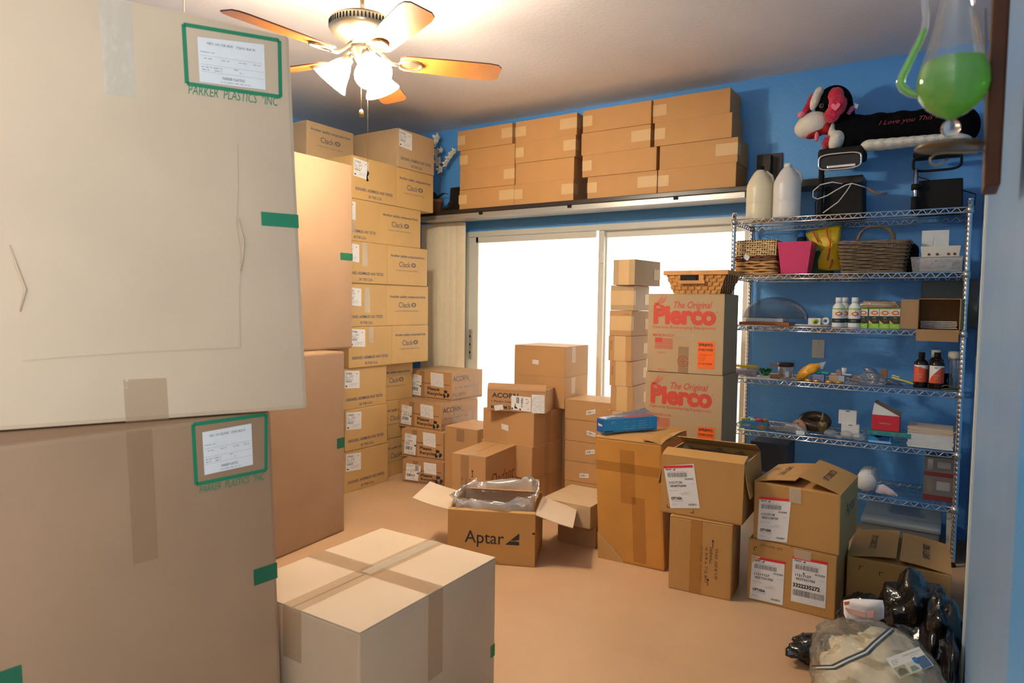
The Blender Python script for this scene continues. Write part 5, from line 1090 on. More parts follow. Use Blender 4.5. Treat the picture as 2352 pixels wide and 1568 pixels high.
b = MB(); b.add([P3(*q) for q in ((1880, 834, -.415), (1897, 830, -.40), (1889, 848, -.40), (1884, 846, -.415))]+[P3(*q) for q in ((1880, 834, -.410), (1897, 830, -.395), (1889, 848, -.395), (1884, 846, -.41))], [(0, 1, 2, 3), (7, 6, 5, 4), (0, 4, 5, 1), (1, 5, 6, 2), (2, 6, 7, 3)], PAPERW); o = b.build('paper_corner'); tag(o, 'white folded paper corner sticking out of the mustard envelope', 'paper')
def sbox(px0, px1, py0, yy, zb, dep, M, name, label, cat='box', yaw=0, fn=None, bev=.002):
    xa, xb = PX(px0, yy, zb+.02), PX(px1, yy, zb+.02); h = PZ(py0, xa, yy)-zb; c = Carton(name, label, (xa+xb)/2, yy+dep/2, zb, yaw, xb-xa, dep, h, M, cat=cat, bev=bev)
    if fn: fn(c, xb-xa, h)
    c.done(); return (xa+xb)/2, zb+h
lx, lz = sbox(1867, 1893, 859, -.44, Z4, .05, col(122, 130, 185, 'lilac_card', .5), 'small_box', 'small lilac-blue box right of the mustard envelope', fn=lambda c, w, h: c.rect('F', 0, h*.55, w, h*.58, INKGREY))
t = thing('eyeglasses', 'turquoise plastic clip resting on the lilac box', 'clip', (lx, -.41, lz)); b = MB(); TQ = col(20, 165, 140, 'turquoise', .35)
b.lathe([(0, 0), (.02, .002), (.024, .012), (.012, .018), (0, .018)], TQ, 16, (-.012, 0, 0), sy=.6); b.build('cup', t); b = MB(); b.box((.03, 0, .009), (.04, .016, .014), TQ, .004); b.build('arm', t)
tx_, tz_ = sbox(1904, 1939, 861, -.45, Z4, .05, mat('tan_card', s2l(176, 150, 118), .4), 'small_box', 'small tan box with a silver side among the gold discs', fn=lambda c, w, h: c.rect('F', w*.62, .0, w, h, col(165, 185, 205, 'silver_card', .3)))
sbox(1920, 1932, 849, -.44, tz_, .03, col(150, 130, 125), 'small_box', 'tiny taupe box on top of the tan box')
bar((PX(1908, -.42, tz_), -.41, tz_+.005), (PX(1954, -.42, tz_), -.41, tz_+.005), .008, .008, CHROME, 'metal_rod', 'thin chrome rod with a knob lying on the tan box', 'rod', lambda t, R_, L: (lambda b: (b.lathe([(0, 0), (.008, 0), (.008, .006), (0, .006)], CHROME, 12, (L/2, 0, 0), Euler((0, PI/2, 0)).to_matrix()), b.build('knob', t)))(MB()))
x = PX(1939, -.30, Z4+.05); b = MB(); b.lathe([(0, 0), (.010, 0), (.013, .05), (.015, .078), (.0, .078)], PAPERW, 16); o = b.build('plastic_vial', loc=(x, -.30, Z4)); tag(o, 'tall narrow white plastic vial behind the tan box', 'vial')
GOLD = mat('gold_lid', s2l(214, 172, 92), .3, .8)
for i, px in enumerate((1858, 1877, 1905, 1928)):
    x = PX(px, -.475, Z4+.005); t = thing('gold_lid', ('leftmost gold disc lid at the front edge of the fourth shelf', 'second gold disc lid from the left, before the lilac box', 'third gold disc lid, at the foot of the tan box', 'rightmost gold disc lid at the foot of the tan box')[i], 'lid', (x, -.478, Z4), 0, 'gold disc lids'); b = MB(); b.lathe([(0, 0), (.021, 0), (.021, .012), (.018, .014), (0, .014)], GOLD, 24); b.build('disc', t)
OW = col(176, 110, 60, 'orange_wood', .5)
sbox(1952, 1975, 864, -.25, Z4, .04, OW, 'wood_block', 'reddish-brown wood block lying behind the clear crumpled bag', 'block'); sbox(2023, 2037, 848, -.22, Z4, .03, OW, 'wood_block', 'upright brown wood block behind the blue-grey bag', 'block')
o = lump('plastic_bag', (PX(2000, -.40, Z4+.04), -.40, Z4+.03), (.085, .05, .036), FILM2, None, 7, .16, 2.5, .06, 5, floor=Z4); tag(o, 'shiny crumpled clear plastic bag in the middle of the fourth shelf', 'bag')
sheet_bag('plastic_bag', 'blue-grey limp plastic bag sloping down on the fourth shelf', 'bag', [(1980, 842), (1995, 841), (2008, 846), (2020, 858), (2040, 868), (2062, 876), (2080, 886), (2050, 886), (2020, 884), (1998, 880), (1990, 862)], -.36, mixmat('blue_grey_film', s2l(120, 135, 170), .3, .12, .2, .3), .02, zmin=Z4)
bar(P3(2048, 866, -.42), P3(2106, 883, -.42), .010, .008, YL, 'yellow_tool', 'yellow plastic stick lying slanted before the brown bottles', 'tool', lambda t, R_, L: (lambda b: (b.tube([R_ @ Vector(q) for q in ((-L/2, 0, .004), (-L/2, 0, .012), (-L/2+.035, 0, .012), (-L/2+.035, 0, .004))], .0025, YL, 6), b.build('loop', t)))(MB()))
def bbot(px, yy, ytop, label, wf, capM, capw=False, r=.035):
    x = PX(px, yy, Z4+.06); H = PZ(ytop, x, yy)-Z4; t = thing('supplement_bottle', label, 'bottle', (x, yy, Z4), 0, None); b = MB(); BR = col(26, 14, 10, 'brown_glass', .08)
    b.lathe([(0, 0), (r*.95, 0), (r, .006), (r, H*.66), (r*.92, H*.72), (r*.55, H*.79), (.014, H*.82), (.014, H*.86)], BR, 28); b.build('body', t)
    b = MB(); cr = .023 if capw else .016; b.lathe([(cr, H*.84), (cr, H), (0, H)], capM, 20); b.build('cap', t)
    b = MB(); OG = col(214, 84, 48, 'orange_paper', .5); n = 13; a0, a1 = -1.2, 1.2
    pt = lambda q, z: (math.sin(a0+(a1-a0)*q)*(r+.0007), -math.cos(a0+(a1-a0)*q)*(r+.0007), z)
    for i in range(n):
        q0, q1 = i/n, (i+1)/n; f = (lambda q: H*(.42+.2*(1-q)**.6*0+.20-.10*q)) if not wf else (lambda q: H*(.16+.44*min(1, q*1.3)**.7))
        lo, hi = H*.16, H*.64
        m0, m1 = min(hi, f(q0)), min(hi, f(q1)); b.add([pt(q0, lo), pt(q1, lo), pt(q1, m1), pt(q0, m0)], [(0, 1, 2, 3)], OG); b.add([pt(q0, m0), pt(q1, m1), pt(q1, hi), pt(q0, hi)], [(0, 1, 2, 3)], PAPERW)
    b.text(Vector((-.014, -r-.0016, H*.36)), Vector((1, 0, 0)), Vector((0, 0, 1)), 'Glycerine' if not wf else 'Castor', 0, 0, .028, .006, PAPERW, res=1); b.text(Vector((-.010, -r-.0016, H*.29)), Vector((1, 0, 0)), Vector((0, 0, 1)), 'Oil', 0, 0, .015, .006, PAPERW, res=1); b.text(Vector((-.010, -r-.0016, H*.57)), Vector((1, 0, 0)), Vector((0, 0, 1)), 'NOW', 0, 0, .014, .006, INK, res=1, bold=.02); b.build('label', t)
bbot(2115, -.42, 811, 'brown bottle with an orange label and black cap, left of the pair', False, MATTB); bbot(2151, -.45, 812, 'brown bottle with white and orange label, black cap, right of the pair', True, MATTB)
x = PX(2150, -.25, Z4+.1); t = thing('supplement_bottle', 'dark bottle with a white cap behind the orange-labelled pair', 'bottle', (x, -.25, Z4)); b = MB(); H = PZ(806, x, -.25)-Z4; b.lathe([(0, 0), (.036, 0), (.036, H*.7), (.02, H*.8)], MT['brown_glass'], 24); b.build('body', t); b = MB(); b.lathe([(.026, H*.8), (.026, H), (0, H)], WHITE, 20); b.build('cap', t)
x = PX(2176, -.36, Z4+.04); t = thing('small_jar', 'small dark jar between the brown bottle and the glass tube', 'jar', (x, -.36, Z4)); b = MB(); b.lathe([(0, 0), (.026, 0), (.026, .055), (.018, .06)], MT['brown_glass'], 20); b.build('body', t); b = MB(); b.lathe([(.02, .06), (.02, .078), (0, .078)], MATTB, 20); b.build('cap', t)
x = PX(2190, -.40, Z4+.08); H = PZ(809, x, -.40)-Z4; t = thing('glass_tube', 'clear glass tube with a corky pale stopper at the right end of the fourth shelf', 'tube', (x, -.40, Z4)); b = MB(); b.lathe([(0, 0), (.021, 0), (.021, H*.8)], FILM2, 20, cap=False); b.build('body', t)
b = MB(); b.lathe([(.027, H*.80), (.029, H*.84), (.029, H), (0, H)], col(206, 200, 184, 'stopper', .7), 20); b.build('stopper', t); b = MB(); b.lathe([(.0275+.002*(i % 2), H*.78+.002*i) for i in range(5)], BRASS, 20, cap=False); b.build('twine', t)
b = MB(); b.box((PX(2140, -.47, Z4), -.40, Z4+.003), (.26, .17, .006), mat('green_glass', s2l(70, 110, 112), .15, alpha=.8), .001); o = b.build('glass_sheet'); o.location.z = -.0; tag(o, 'greenish glass sheet under the brown bottles', 'glass sheet')
for ob in bpy.data.objects:
    if ob.parent is None and ob.name.startswith(('supplement_bottle', 'glass_tube', 'small_jar')): ob.location.z += .006
b = MB(); b.tube([P3(*q) for q in ((2157, 890, -.475), (2172, 884, -.475), (2188, 888, -.475), (2200, 888, -.475), (2200, 891, -.475), (2160, 893, -.475))], .002, BRASS, 6); o = b.build('brass_clip'); tag(o, 'bent brass wire clip on the glass sheet', 'clip')

# -------- fifth shelf
xa, xb = PX(1697, -.46, Z5+.04), PX(1759, -.46, Z5+.04); w = xb-xa; H = PZ(965, xa, -.46)-Z5
c = Carton('modelling_clay_box', 'light blue box of coloured modelling clay tubs, left end of the fifth shelf', (xa+xb)/2, -.40, Z5, 8, w, .11, H, col(92, 165, 215, 'sky_card', .4), bev=.002)
c.poly('F', [(.012, H*.45), (.022, H*.62), (.04, H*.66), (.058, H*.62), (.062, H*.45), (.05, H*.34), (.025, H*.34)], PAPERW); c.text('F', 'Play-Doh', .016, H*.44, .042, H*.13, LBLR, bold=.05, res=2); c.rect('F', 0, 0, .012, H*.9, LIME)
c.poly('F', [(w*.62, H*.2), (w*.9, H*.16), (w*.96, H*.4), (w*.78, H*.62), (w*.62, H*.5)], col(240, 160, 40)); c.poly('F', [(w*.40, H*.05), (w*.5, H*.05), (w*.48, H*.6), (w*.40, H*.6)], LBLG); c.done()
tubs = [(-.055, -.03, (245, 215, 60), 'yellow'), (-.02, -.0, (80, 190, 110), 'green'), (0, -.035, (235, 235, 230), 'white'), (.04, -.035, (235, 70, 70), 'red'), (.03, .0, (230, 80, 120), 'pink'), (.062, -.005, (240, 160, 50), 'orange'), (-.03, .03, (40, 160, 160), 'teal'), (.0, .03, (190, 40, 100), 'magenta')]
for dx, dy, cc3, nm in tubs:
    t = thing('clay_tub', '%s-lidded clay tub in the light blue box' % nm, 'tub', ((xa+xb)/2+dx, -.40+dy, Z5+H+.001), 0, None); b = MB(); b.lathe([(.017, 0), (.0185, .001), (.0185, .012), (.016, .014), (0, .014)], col(*cc3), 20); b.build('lid', t)
o = lump('bag_of_beads', (PX(1795, -.42, Z5+.02), -.42, Z5+.017), (.10, .05, .017), FILM2, None, 4, .15, 3, .08, 4, floor=Z5); tag(o, 'clear bag of small gold beads on the fifth shelf', 'bag')
rr = random.Random(8); b = MB()
for i in range(60): b.lathe([(0, -.004), (.004, 0), (0, .004)], (BRASS, GOLD, PAPERW)[i % 3], 6, (o_x := rr.uniform(-.07, .03), rr.uniform(-.025, .025), rr.uniform(.004, .018)))
q = b.build('beads', o); q.location = (PX(1795, -.42, Z5+.02), -.42, Z5); q['kind'] = 'stuff'
PEA = col(216, 160, 116, 'peach_wood', .6)
t = thing('wooden_toy', 'peach rounded wooden piece with a dark dot behind the bead bag', 'toy', (PX(1835, -.36, Z5+.03), -.36, Z5)); b = MB(); b.lathe([(0, 0), (.04, 0), (.045, .02), (.036, .05), (.018, .068), (0, .072)], PEA, 24, sy=.6); b.build('body', t); b = MB(); b.lathe([(0, 0), (.004, 0), (.004, .002)], MATTB, 10, (.0, -.023, .052), Euler((PI/2, 0, 0)).to_matrix()); b.build('eye', t)
sheet_bag('plastic_bag', 'flat clear bag with peach contents in front of the brown ring', 'bag', [(1785, 985), (1800, 972), (1830, 970), (1850, 985), (1862, 1000), (1840, 1002), (1815, 1003), (1798, 998)], -.45, FILM2, .012, zmin=Z5)
c = Carton('small_box', 'tiny white box in front of the brown ring', PX(1838, -.47, Z5), -.47, Z5, 15, .045, .03, .02, PAPERW, bev=.002); c.done()
x = PX(1871, -.28, Z5+.05); zc = PZ(967, x, -.28); R0 = .062; b = MB()
b.tube([(R0*math.cos(2*PI*i/28), .5*R0*math.sin(2*PI*i/28), R0*.42*math.sin(2*PI*i/28)) for i in range(28)], .033, mat('brown_glaze', s2l(70, 56, 40), .25, noise_amt=.2), 14, closed=True); o = b.build('ceramic_ring', loc=(x, -.28, Z5+.058)); tag(o, 'glossy dark brown ceramic ring vessel on the fifth shelf', 'ornament')
x = PX(1889, -.40, Z5+.05); t = thing('brass_spade', 'antique brass leaf-shaped finial leaning on the brown ring', 'ornament', (x, -.40, Z5)); BR2 = mat('old_brass', s2l(120, 104, 66), .4, .7)
b = MB(); P = [(0, .0), (.02, .03), (.026, .055), (.02, .075), (.006, .08), (-.006, .08), (-.02, .075), (-.026, .055), (-.02, .03)]; b.add([(p[0], -.006, p[1]) for p in P]+[(p[0], .002, p[1]) for p in P]+[(0, -.014, .05)], [(i, (i+1) % 9, 18) for i in range(9)]+[tuple(range(17, 8, -1))]+[(i, i+9, (i+1) % 9+9, (i+1) % 9) for i in range(9)], BR2); b.build('blade', t); b = MB(); b.lathe([(.008, .075), (.012, .09), (.008, .105), (.004, .125), (0, .135)], BR2, 14); b.build('tip', t)
def tabbox(px0, px1, py0, py1, yy, label, zb):
    xa, xb = PX(px0, yy, zb), PX(px1, yy, zb); h = PZ(py0, xa, yy)-zb; c = Carton('small_box', label, (xa+xb)/2, yy+.02, zb, 4, xb-xa, .04, h, PAPERW, bev=.002); c.rect('F', (xb-xa)*.4, h*.93, (xb-xa)*.6, h*.985, MATTB); c.done(); return zb+h
zz = tabbox(1931, 1972, 973, 0, -.36, 'lower of two small white boxes stacked on the fifth shelf', Z5); tabbox(1925, 1966, 941, 0, -.35, 'upper small white box with a thumb notch, fifth shelf', zz)
for i, (px, yy, r_) in enumerate(((1907, -.44, .036), (1945, -.40, .034), (1972, -.46, .036), (1928, -.475, .022))):
    x = PX(px, yy, Z5+.02); o = lump('clear_dome', (x, yy, Z5+r_*.6), (r_, r_, r_*.6), mixmat('clear_shell', (.8, .82, .85), .86, .06, .03, fres=.35), None, i, .03, 2, 0, 3); tag(o, ('clear plastic shell, leftmost, below the brass finial', 'clear plastic shell in front of the small white boxes', 'clear plastic shell at the front edge left of the blue box', 'smallest clear plastic shell at the front edge')[i], 'plastic shell', 'clear plastic shells')
bx, bz = sbox(1995, 2047, 997, -.46, Z5, .12, col(30, 140, 205, 'bright_blue_card', .35), 'blue_box', 'bright blue box under the teal tray on the fifth shelf', fn=lambda c, w, h: (c.poly('F', [(w*.2, h*.95), (w*.95, h*.95), (w*.9, h*.4), (w*.5, h*.3)], col(20, 60, 140)), c.rect('F', 0, 0, w, h*.25, ZL), c.poly('F', [(w*.25, h*.95), (w*.6, h*.95), (w*.5, h*.7), (w*.3, h*.75)], PEA)))
xa, xb = PX(1994, -.48, bz+.01), PX(2092, -.48, bz+.01); t = thing('plastic_tray', 'flat teal box with white scribbles beneath the red and white carton', 'tray', ((xa+xb)/2, -.40, bz+.001)); b = MB(); TE = col(40, 140, 140, 'teal_card', .2); b.box((0, 0, .013), (xb-xa, .15, .026), TE, .003)
for px_ in (-.08, .01, .06): b.tube([(px_, -.0762, .008), (px_+.008, -.0762, .018), (px_+.014, -.0762, .008), (px_+.02, -.0762, .016)], .0012, ZL, 4)
b.build('body', t)
tz2 = bz+.028
xa, xb = PX(2002, -.46, tz2+.03), PX(2066, -.46, tz2+.03); w = xb-xa; h = PZ(951, xa, -.46)-tz2; t = thing('tissue_box', 'red and white carton with its lid tilted open on the teal tray', 'box', ((xa+xb)/2, -.40, tz2)); RD = col(205, 40, 56, 'crimson_card', .4); b = MB(); b.box((0, 0, h/2), (w, .12, h), RD, .002); b.text(Vector((-.03, -.0606, h*.42)), Vector((1, 0, 0)), Vector((0, 0, 1)), 'Holiday Time', 0, 0, .055, .008, PAPERW, res=1); b.build('body', t)
b = MB(); h2 = PZ(924, xa, -.46)-tz2; b.add([(-w/2, -.06, h), (w/2, -.06, h), (-w/2+.01, -.06, h2), (-w/2, .06, h), (w/2, .06, h), (-w/2+.01, .06, h2)], [(0, 1, 2), (3, 5, 4), (0, 2, 5, 3), (0, 3, 4, 1)], PAPERW); b.add([(w/2, -.062, h+.001), (-w/2+.01, -.062, h2+.001), (-w/2+.01, .062, h2+.004), (w/2, .062, h+.004), (w/2+.01, -.04, h+.02), (-w/2+.03, -.04, h2+.008)], [(0, 3, 2, 1), (0, 1, 5, 4)], col(110, 95, 80)); b.build('lid', t)
xa, xb = PX(2083, -.47, Z5+.05), PX(2192, -.47, Z5+.05); w = xb-xa; rr = random.Random(12); H = PZ(978, xa, -.45)-Z5; n = 16
for i in range(n):
    h_ = H/n; o = thing('foam_sheet', 'pale sheet stacked at the fifth shelf right end, %s' % ('bottom one' if i == 0 else 'topmost' if i == n-1 else '%s from the bottom' % ['', 'second', 'third', 'fourth', 'fifth', 'sixth', 'seventh', 'eighth', 'ninth', 'tenth', 'eleventh', 'twelfth', 'thirteenth', 'fourteenth', 'fifteenth'][i]), 'sheet', ((xa+xb)/2+rr.uniform(-.004, .004), -.37, Z5+i*h_), rr.uniform(-.03, .03), 'pale sheets stacked on the fifth shelf'); b = MB(); b.box((0, 0, h_*.45), (w*.97, .2, h_*.86), PAPERW if i < 11 else col(222, 200, 172, 'warm_paper'), .001); b.build('sheet', o)

# -------- lowest shelf and beneath
sbox(1722, 1806, 1012, -.44, Z6+.03, .25, col(66, 66, 70, 'dark_grey_tray', .5), 'tray', 'dark grey moulded tray on the sixth shelf behind the open carton', 'tray')
sbox(1755, 1812, 1050, -.47, Z6, .2, col(206, 160, 96, 'light_wood', .5), 'wood_block', 'light wood frame piece on the sixth shelf behind the open carton', 'wood') if False else None
x = PX(1990, -.43, Z6+.06); zc = PZ(1108, x, -.43); R0 = .055; t = thing('towel_roll', 'rolled white towel on the lowest wire shelf', 'towel', (x, -.36, Z6+R0+.004)); b = MB(); pts = []
sp = [((R0-.0015*i/2)*math.cos(i*.35), (R0-.0015*i/2)*math.sin(i*.35)) for i in range(60)]
vs_ = [(p[0], -.1, p[1]) for p in sp]+[(p[0], .1, p[1]) for p in sp]; b.add(vs_, [(i, i+1, i+61, i+60) for i in range(59)], PAPERW, True); b.lathe([(0, -.1), (R0*.95, -.1), (R0*.95, .1), (0, .1)], PAPERW, 24, (0, 0, 0), Euler((PI/2, 0, 0)).to_matrix()); b.build('roll', t)
sheet_bag('folded_paper', 'white and pink folded sheet beside the rolled towel', 'paper', [(2010, 1130), (2013, 1112), (2030, 1112), (2050, 1125), (2063, 1140), (2040, 1142), (2018, 1140)], -.44, col(225, 205, 215, 'pinkish_paper', .5), .012, zmin=Z6)
for i, (y0_, y1_) in enumerate(((1052, 1085), (1092, 1130))):
    xa, xb = PX(2122, -.42, Z6+.15), PX(2190, -.42, Z6+.15); zt, zb = PZ(y0_, xa, -.42), PZ(y1_+3, xa, -.42); zb = Z6 if i else zb; 
    if i: z_top_low = zt
tops = []
for i in (1, 0):
    xa, xb = PX(2122, -.42, Z6+.15), PX(2190, -.42, Z6+.15); zb = Z6 if i else tops[0]+.001; zt = (PZ(1090, xa, -.42) if i else PZ(1048, xa, -.42)); tops.append(zt)
    c = Carton('appliance_box', 'lower dim boxed appliance at the right of the lowest wire shelf' if i else 'upper dim boxed appliance at the right of the lowest wire shelf', (xa+xb)/2, -.34, zb, 0, xb-xa, .16, zt-zb, col(110, 104, 100, 'grey_card', .5), bev=.002)
    w, h = xb-xa, zt-zb; c.rect('F', 0, 0, w, h*.22, col(120, 40, 40)); c.rect('F', w*.12, h*.35, w*.3, h*.9, CHROME); c.rect('F', w*.45, h*.45, w*.9, h*.8, col(160, 156, 150)); c.done()
bx0, bx1 = PX(1978, -.47, .2), PX(2162, -.47, .2); zt = PZ(1180, bx0, -.47)
t = thing('storage_bin', 'cloudy plastic storage bin on the floor under the wire rack', 'bin', ((bx0+bx1)/2, -.30, 0)); b = MB(); frus(b, (bx1-bx0)*.9, .34, (bx1-bx0)*.97, .38, max(.15, zt-.04), BINM, .004); b.build('body', t); b = MB(); b.box((0, 0, max(.15, zt-.04)+.017), (bx1-bx0, .4, .032), mat('bin_lid', s2l(140, 150, 156), .35, alpha=.92), .012); b.build('lid', t); b = MB(); b.box((.02, 0, .08), ((bx1-bx0)*.75, .28, .12), col(50, 60, 78), .02); b.build('contents', t)
sbox(2170, 2190, 1188, -.46, 0, .25, col(190, 188, 178, 'paper_grey', .6), 'paper_bundle', 'upright bundle of pale papers right of the storage bin', 'papers')

# -------- basket on the beekeeping cartons
xa, xb = PX(1520, -.83, 1.5), PX(1664, -.83, 1.5); zb = .960+.463+.006; zt = PZ(622, xa, -.83); w = xb-xa; hh = zt-zb
t = thing('splint_basket', 'shallow woven splint basket with a cut-out handle on the upper beekeeping carton', 'basket', ((xa+xb)/2+.01, -.66, zb)); b = MB(); d1 = .30
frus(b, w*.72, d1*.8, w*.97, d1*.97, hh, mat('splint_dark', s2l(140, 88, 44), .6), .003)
rows_n = 6; st = 15
for k_ in range(rows_n):
    if k_ == rows_n-2: pass
    z0_, z1_ = hh*k_/rows_n, hh*(k_+.94)/rows_n
    for side in range(4):
        W_ = lambda z: (w*(.74+.26*z/hh), d1*(.82+.18*z/hh))
        for i in range(st if side % 2 == 0 else 11):
            ns = st if side % 2 == 0 else 11; q0, q1 = i/ns-.5, (i+1)/ns-.5; 
            if side == 0 and k_ in (3, 4) and .26 < i/st < .6: continue
            out = .004 if (i+k_) % 2 else -.001; vs_ = []
            for zz_, q in ((z0_, q0), (z0_, q1), (z1_, q1), (z1_, q0)):
                ww, dd2 = W_(zz_); p = [(q*ww, -dd2/2-out), (ww/2+out, q*dd2), (-q*ww, dd2/2+out), (-ww/2-out, -q*dd2)][side]; vs_.append((p[0], p[1], zz_))
            m0 = sum((Vector(v) for v in vs_), Vector())/4; nrm = [Vector((0, -1, 0)), Vector((1, 0, 0)), Vector((0, 1, 0)), Vector((-1, 0, 0))][side]
            if out > 0: vs_.append(m0+nrm*.0012); b.add(vs_, [(0, 1, 4), (1, 2, 4), (2, 3, 4), (3, 0, 4)], SPL)
            else: b.add(vs_, [(0, 1, 2, 3)], SPL)
b.build('body', t); b = MB()
for sg in (-1, 1): b.box((0, sg*(d1/2+.003), hh-.012), (w+.012, .008, .026), SPL, .002); b.box((sg*(w/2+.003), 0, hh-.012), (.008, d1+.006, .026), SPL, .002)
b.build('rim', t); b = MB(); b.box((-.02, -d1/2-.002, hh*.5), (w*.42, .008, .020), SPL, .002); b.box((w*.10, -d1/2-.001, hh*.68), (.03, .008, hh*.4), SPL, .002); b.build('handle', t)
b = MB(); b.box((-.04, -d1/2+.0, hh*.69), (w*.26, .006, hh*.28), MATTB); b.build('handle_opening', t)

# ------------------------------------------------------------------ glass barometer on its board at the near right
BY = -3.40
xL, xR = PX(2263, BY, 1.6), PX(2303, BY, 1.6); zb = PZ(428, xL, BY)
t = thing('weather_glass', 'green-liquid weather glass hanging on a dark wooden wall board, near right', 'barometer', ((xL+xR)/2, BY, zb)); ox_, oy_, oz_ = (xL+xR)/2, BY, zb
WD = mat('walnut', s2l(96, 54, 28), .5, noise_amt=.25, nscale=8, spec=.3)
b = MB(); b.box((0, .05, .27), (xR-xL, .10, .54), WD, .004); b.build('board', t)
def Q(px, py, Y=BY): return P3(px, py, Y)-Vector((ox_, oy_, oz_))
c_ = Q(2188, 205); kk = (P3(2188, 205, BY)-CAMP).dot(_f)/F; R0 = 74*kk
prof_px = [(0, 277), (8, 276), (14, 270), (30, 262), (52, 245), (68, 222), (74, 197), (72, 170), (62, 135), (52, 95), (44, 60), (38, 30), (33, 0), (30, -60), (28, -120)]
z0c = Q(2188, 205).z
prof = [(r_*kk, Q(2188, py).z) for r_, py in prof_px]
b = MB(); GL = mixmat('thin_glass', (.85, .9, .92), .90, .05, .02); xg = c_.x; b.lathe(prof, GL, 40, (xg, 0, 0), cap=False)
b.lathe([(0, Q(2188, 314).z)]+[(20*kk*math.sin(a), Q(2188, 294).z-20*kk*math.cos(a)) for a in [PI*i/10 for i in range(1, 10)]]+[(0, Q(2188, 274).z)], GLASS, 24, (xg, 0, 0), cap=False)
b.build('flask', t)
b = MB(); lp = [(max(r_*kk-.0016, 0), Q(2188, py).z+(.001 if py > 200 else 0)) for r_, py in prof_px if py > 145]; lp.append((64*kk-.0016, Q(2188, 143).z)); lp.append((0, Q(2188, 143).z)); b.lathe(lp, LIQ, 40, (xg, 0, 0)); b.build('liquid', t)
sp_ = [(2118, 213), (2104, 218), (2088, 213), (2074, 203), (2068, 190), (2074, 172), (2092, 135), (2112, 95), (2124, 66), (2127, 40), (2123, 0), (2119, -40)]
b = MB(); b.tube([Q(px, py) for px, py in sp_], [.0055, .0062, .0068, .0068, .0068, .0066, .0062, .0058, .0055, .005, .0048, .0045], GL, 14, cap=False); b.build('spout', t)
b = MB(); b.tube([Q(px, py) for px, py in sp_[:9]], [.0042, .0048, .0052, .0052, .0052, .005, .0048, .0045, .004], LIQ, 12); b.build('liquid', t)
b = MB(); d_ = Q(2180, 337); b.lathe([(0, 0), (68*kk, 0), (69*kk, .002), (66*kk, .005), (0, .004)], mat('bronze_dish', s2l(118, 104, 82), .35, .5), 40, (d_.x, 0, d_.z-.002)); b.build('drip_dish', t)
b = MB(); b.tube([Q(px, py) for px, py in ((2264, 345), (2240, 349), (2210, 350), (2170, 350), (2148, 354), (2137, 364), (2138, 374), (2148, 380), (2162, 376), (2178, 364))], .0019, mat('bronze_wire', s2l(160, 150, 120), .4, .5), 8); b.build('hook', t)
b = MB(); b.tube([Q(2263, 20), Q(2263, 345)], .0016, MT['bronze_wire'], 6); b.build('wire', t)

# ------------------------------------------------------------------ bags on the floor at the lower right
FAB = mat('cream_bedding', s2l(232, 220, 188), .8, noise_amt=.10, nscale=7, bump=.8, bscale=14)
nt = FAB.node_tree; vr = nt.nodes.new('ShaderNodeTexVoronoi'); vr.inputs['Scale'].default_value = 6.5; vr.feature = 'F1'
tcf = nt.nodes.new('ShaderNodeTexCoord'); mpf = nt.nodes.new('ShaderNodeMapping'); mpf.inputs['Scale'].default_value = (1, 2.1, 1.2); mpf.inputs['Rotation'].default_value = (0, 0, .6)
crf = nt.nodes.new('ShaderNodeValToRGB'); crf.color_ramp.elements[0].position = .30; crf.color_ramp.elements[0].color = (*s2l(214, 206, 176), 1); crf.color_ramp.elements[1].position = .34; crf.color_ramp.elements[1].color = (1, 1, 1, 1)
mxf = nt.nodes.new('ShaderNodeMix'); mxf.data_type = 'RGBA'; mxf.blend_type = 'MULTIPLY'; mxf.inputs[0].default_value = 1
old = nt.nodes['Principled BSDF'].inputs['Base Color'].links[0].from_socket
nt.links.new(tcf.outputs['Object'], mpf.inputs[0]); nt.links.new(mpf.outputs[0], vr.inputs['Vector']); nt.links.new(vr.outputs['Distance'], crf.inputs[0]); nt.links.new(old, mxf.inputs[6]); nt.links.new(crf.outputs[0], mxf.inputs[7]); nt.links.new(mxf.outputs[2], nt.nodes['Principled BSDF'].inputs['Base Color'])
TB = mat('black_polythene', (.008, .008, .009), .16, bump=1.0, bscale=22, coat=.3)
tr = thing('trash_bag', 'lumpy shiny black trash bag behind the clear bedding bag', 'bag', (4.56, -1.68, 0))
specs = [((4.60, -1.61, .12), (.13, .19, .17), 3), ((4.712, -2.02, .08), (.028, .26, .16), 5), ((4.44, -1.62, .07), (.12, .11, .10), 8), ((4.68, -1.72, .13), (.07, .15, .15), 14)]
for i, (c0, r0, sd) in enumerate(specs):
    o = lump('bag_body' if i == 0 else 'bag_fold', c0, r0, TB, None, sd, .14, 2.2, .03, 5, floor=.003); o.parent = tr; o.matrix_parent_inverse = Matrix.Translation(-Vector(tr.location))
x, y = FL(1895, 1490, .05); o = lump('trash_bag', (x, y-.02, .055), (.13, .06, .055), TB, None, 11, .14, 2.4, .05, 5, floor=.003, rot=.6); tag(o, 'small tied end of a black trash bag sticking out left of the bedding bag', 'bag')
bed = thing('bedding_bag', 'zipped clear bag of cream bedding with a printed card, lower right corner', 'bag', (4.47, -2.20, 0))
fills = []
for i, (c0, r0, rt_) in enumerate((((4.505, -2.25, .11), (.14, .24, .10), .3), ((4.47, -2.36, .08), (.13, .18, .07), .3), ((4.57, -2.36, .09), (.09, .20, .09), .1), ((4.54, -2.14, .17), (.09, .14, .065), .3))):
    o = lump('folded_bedding', c0, r0, FAB, None, 20+i, .10, 3.0, .05, 5, floor=.006, rot=rt_, sq=.75); o.parent = bed; o.matrix_parent_inverse = Matrix.Translation(-Vector(bed.location)); fills.append(o)
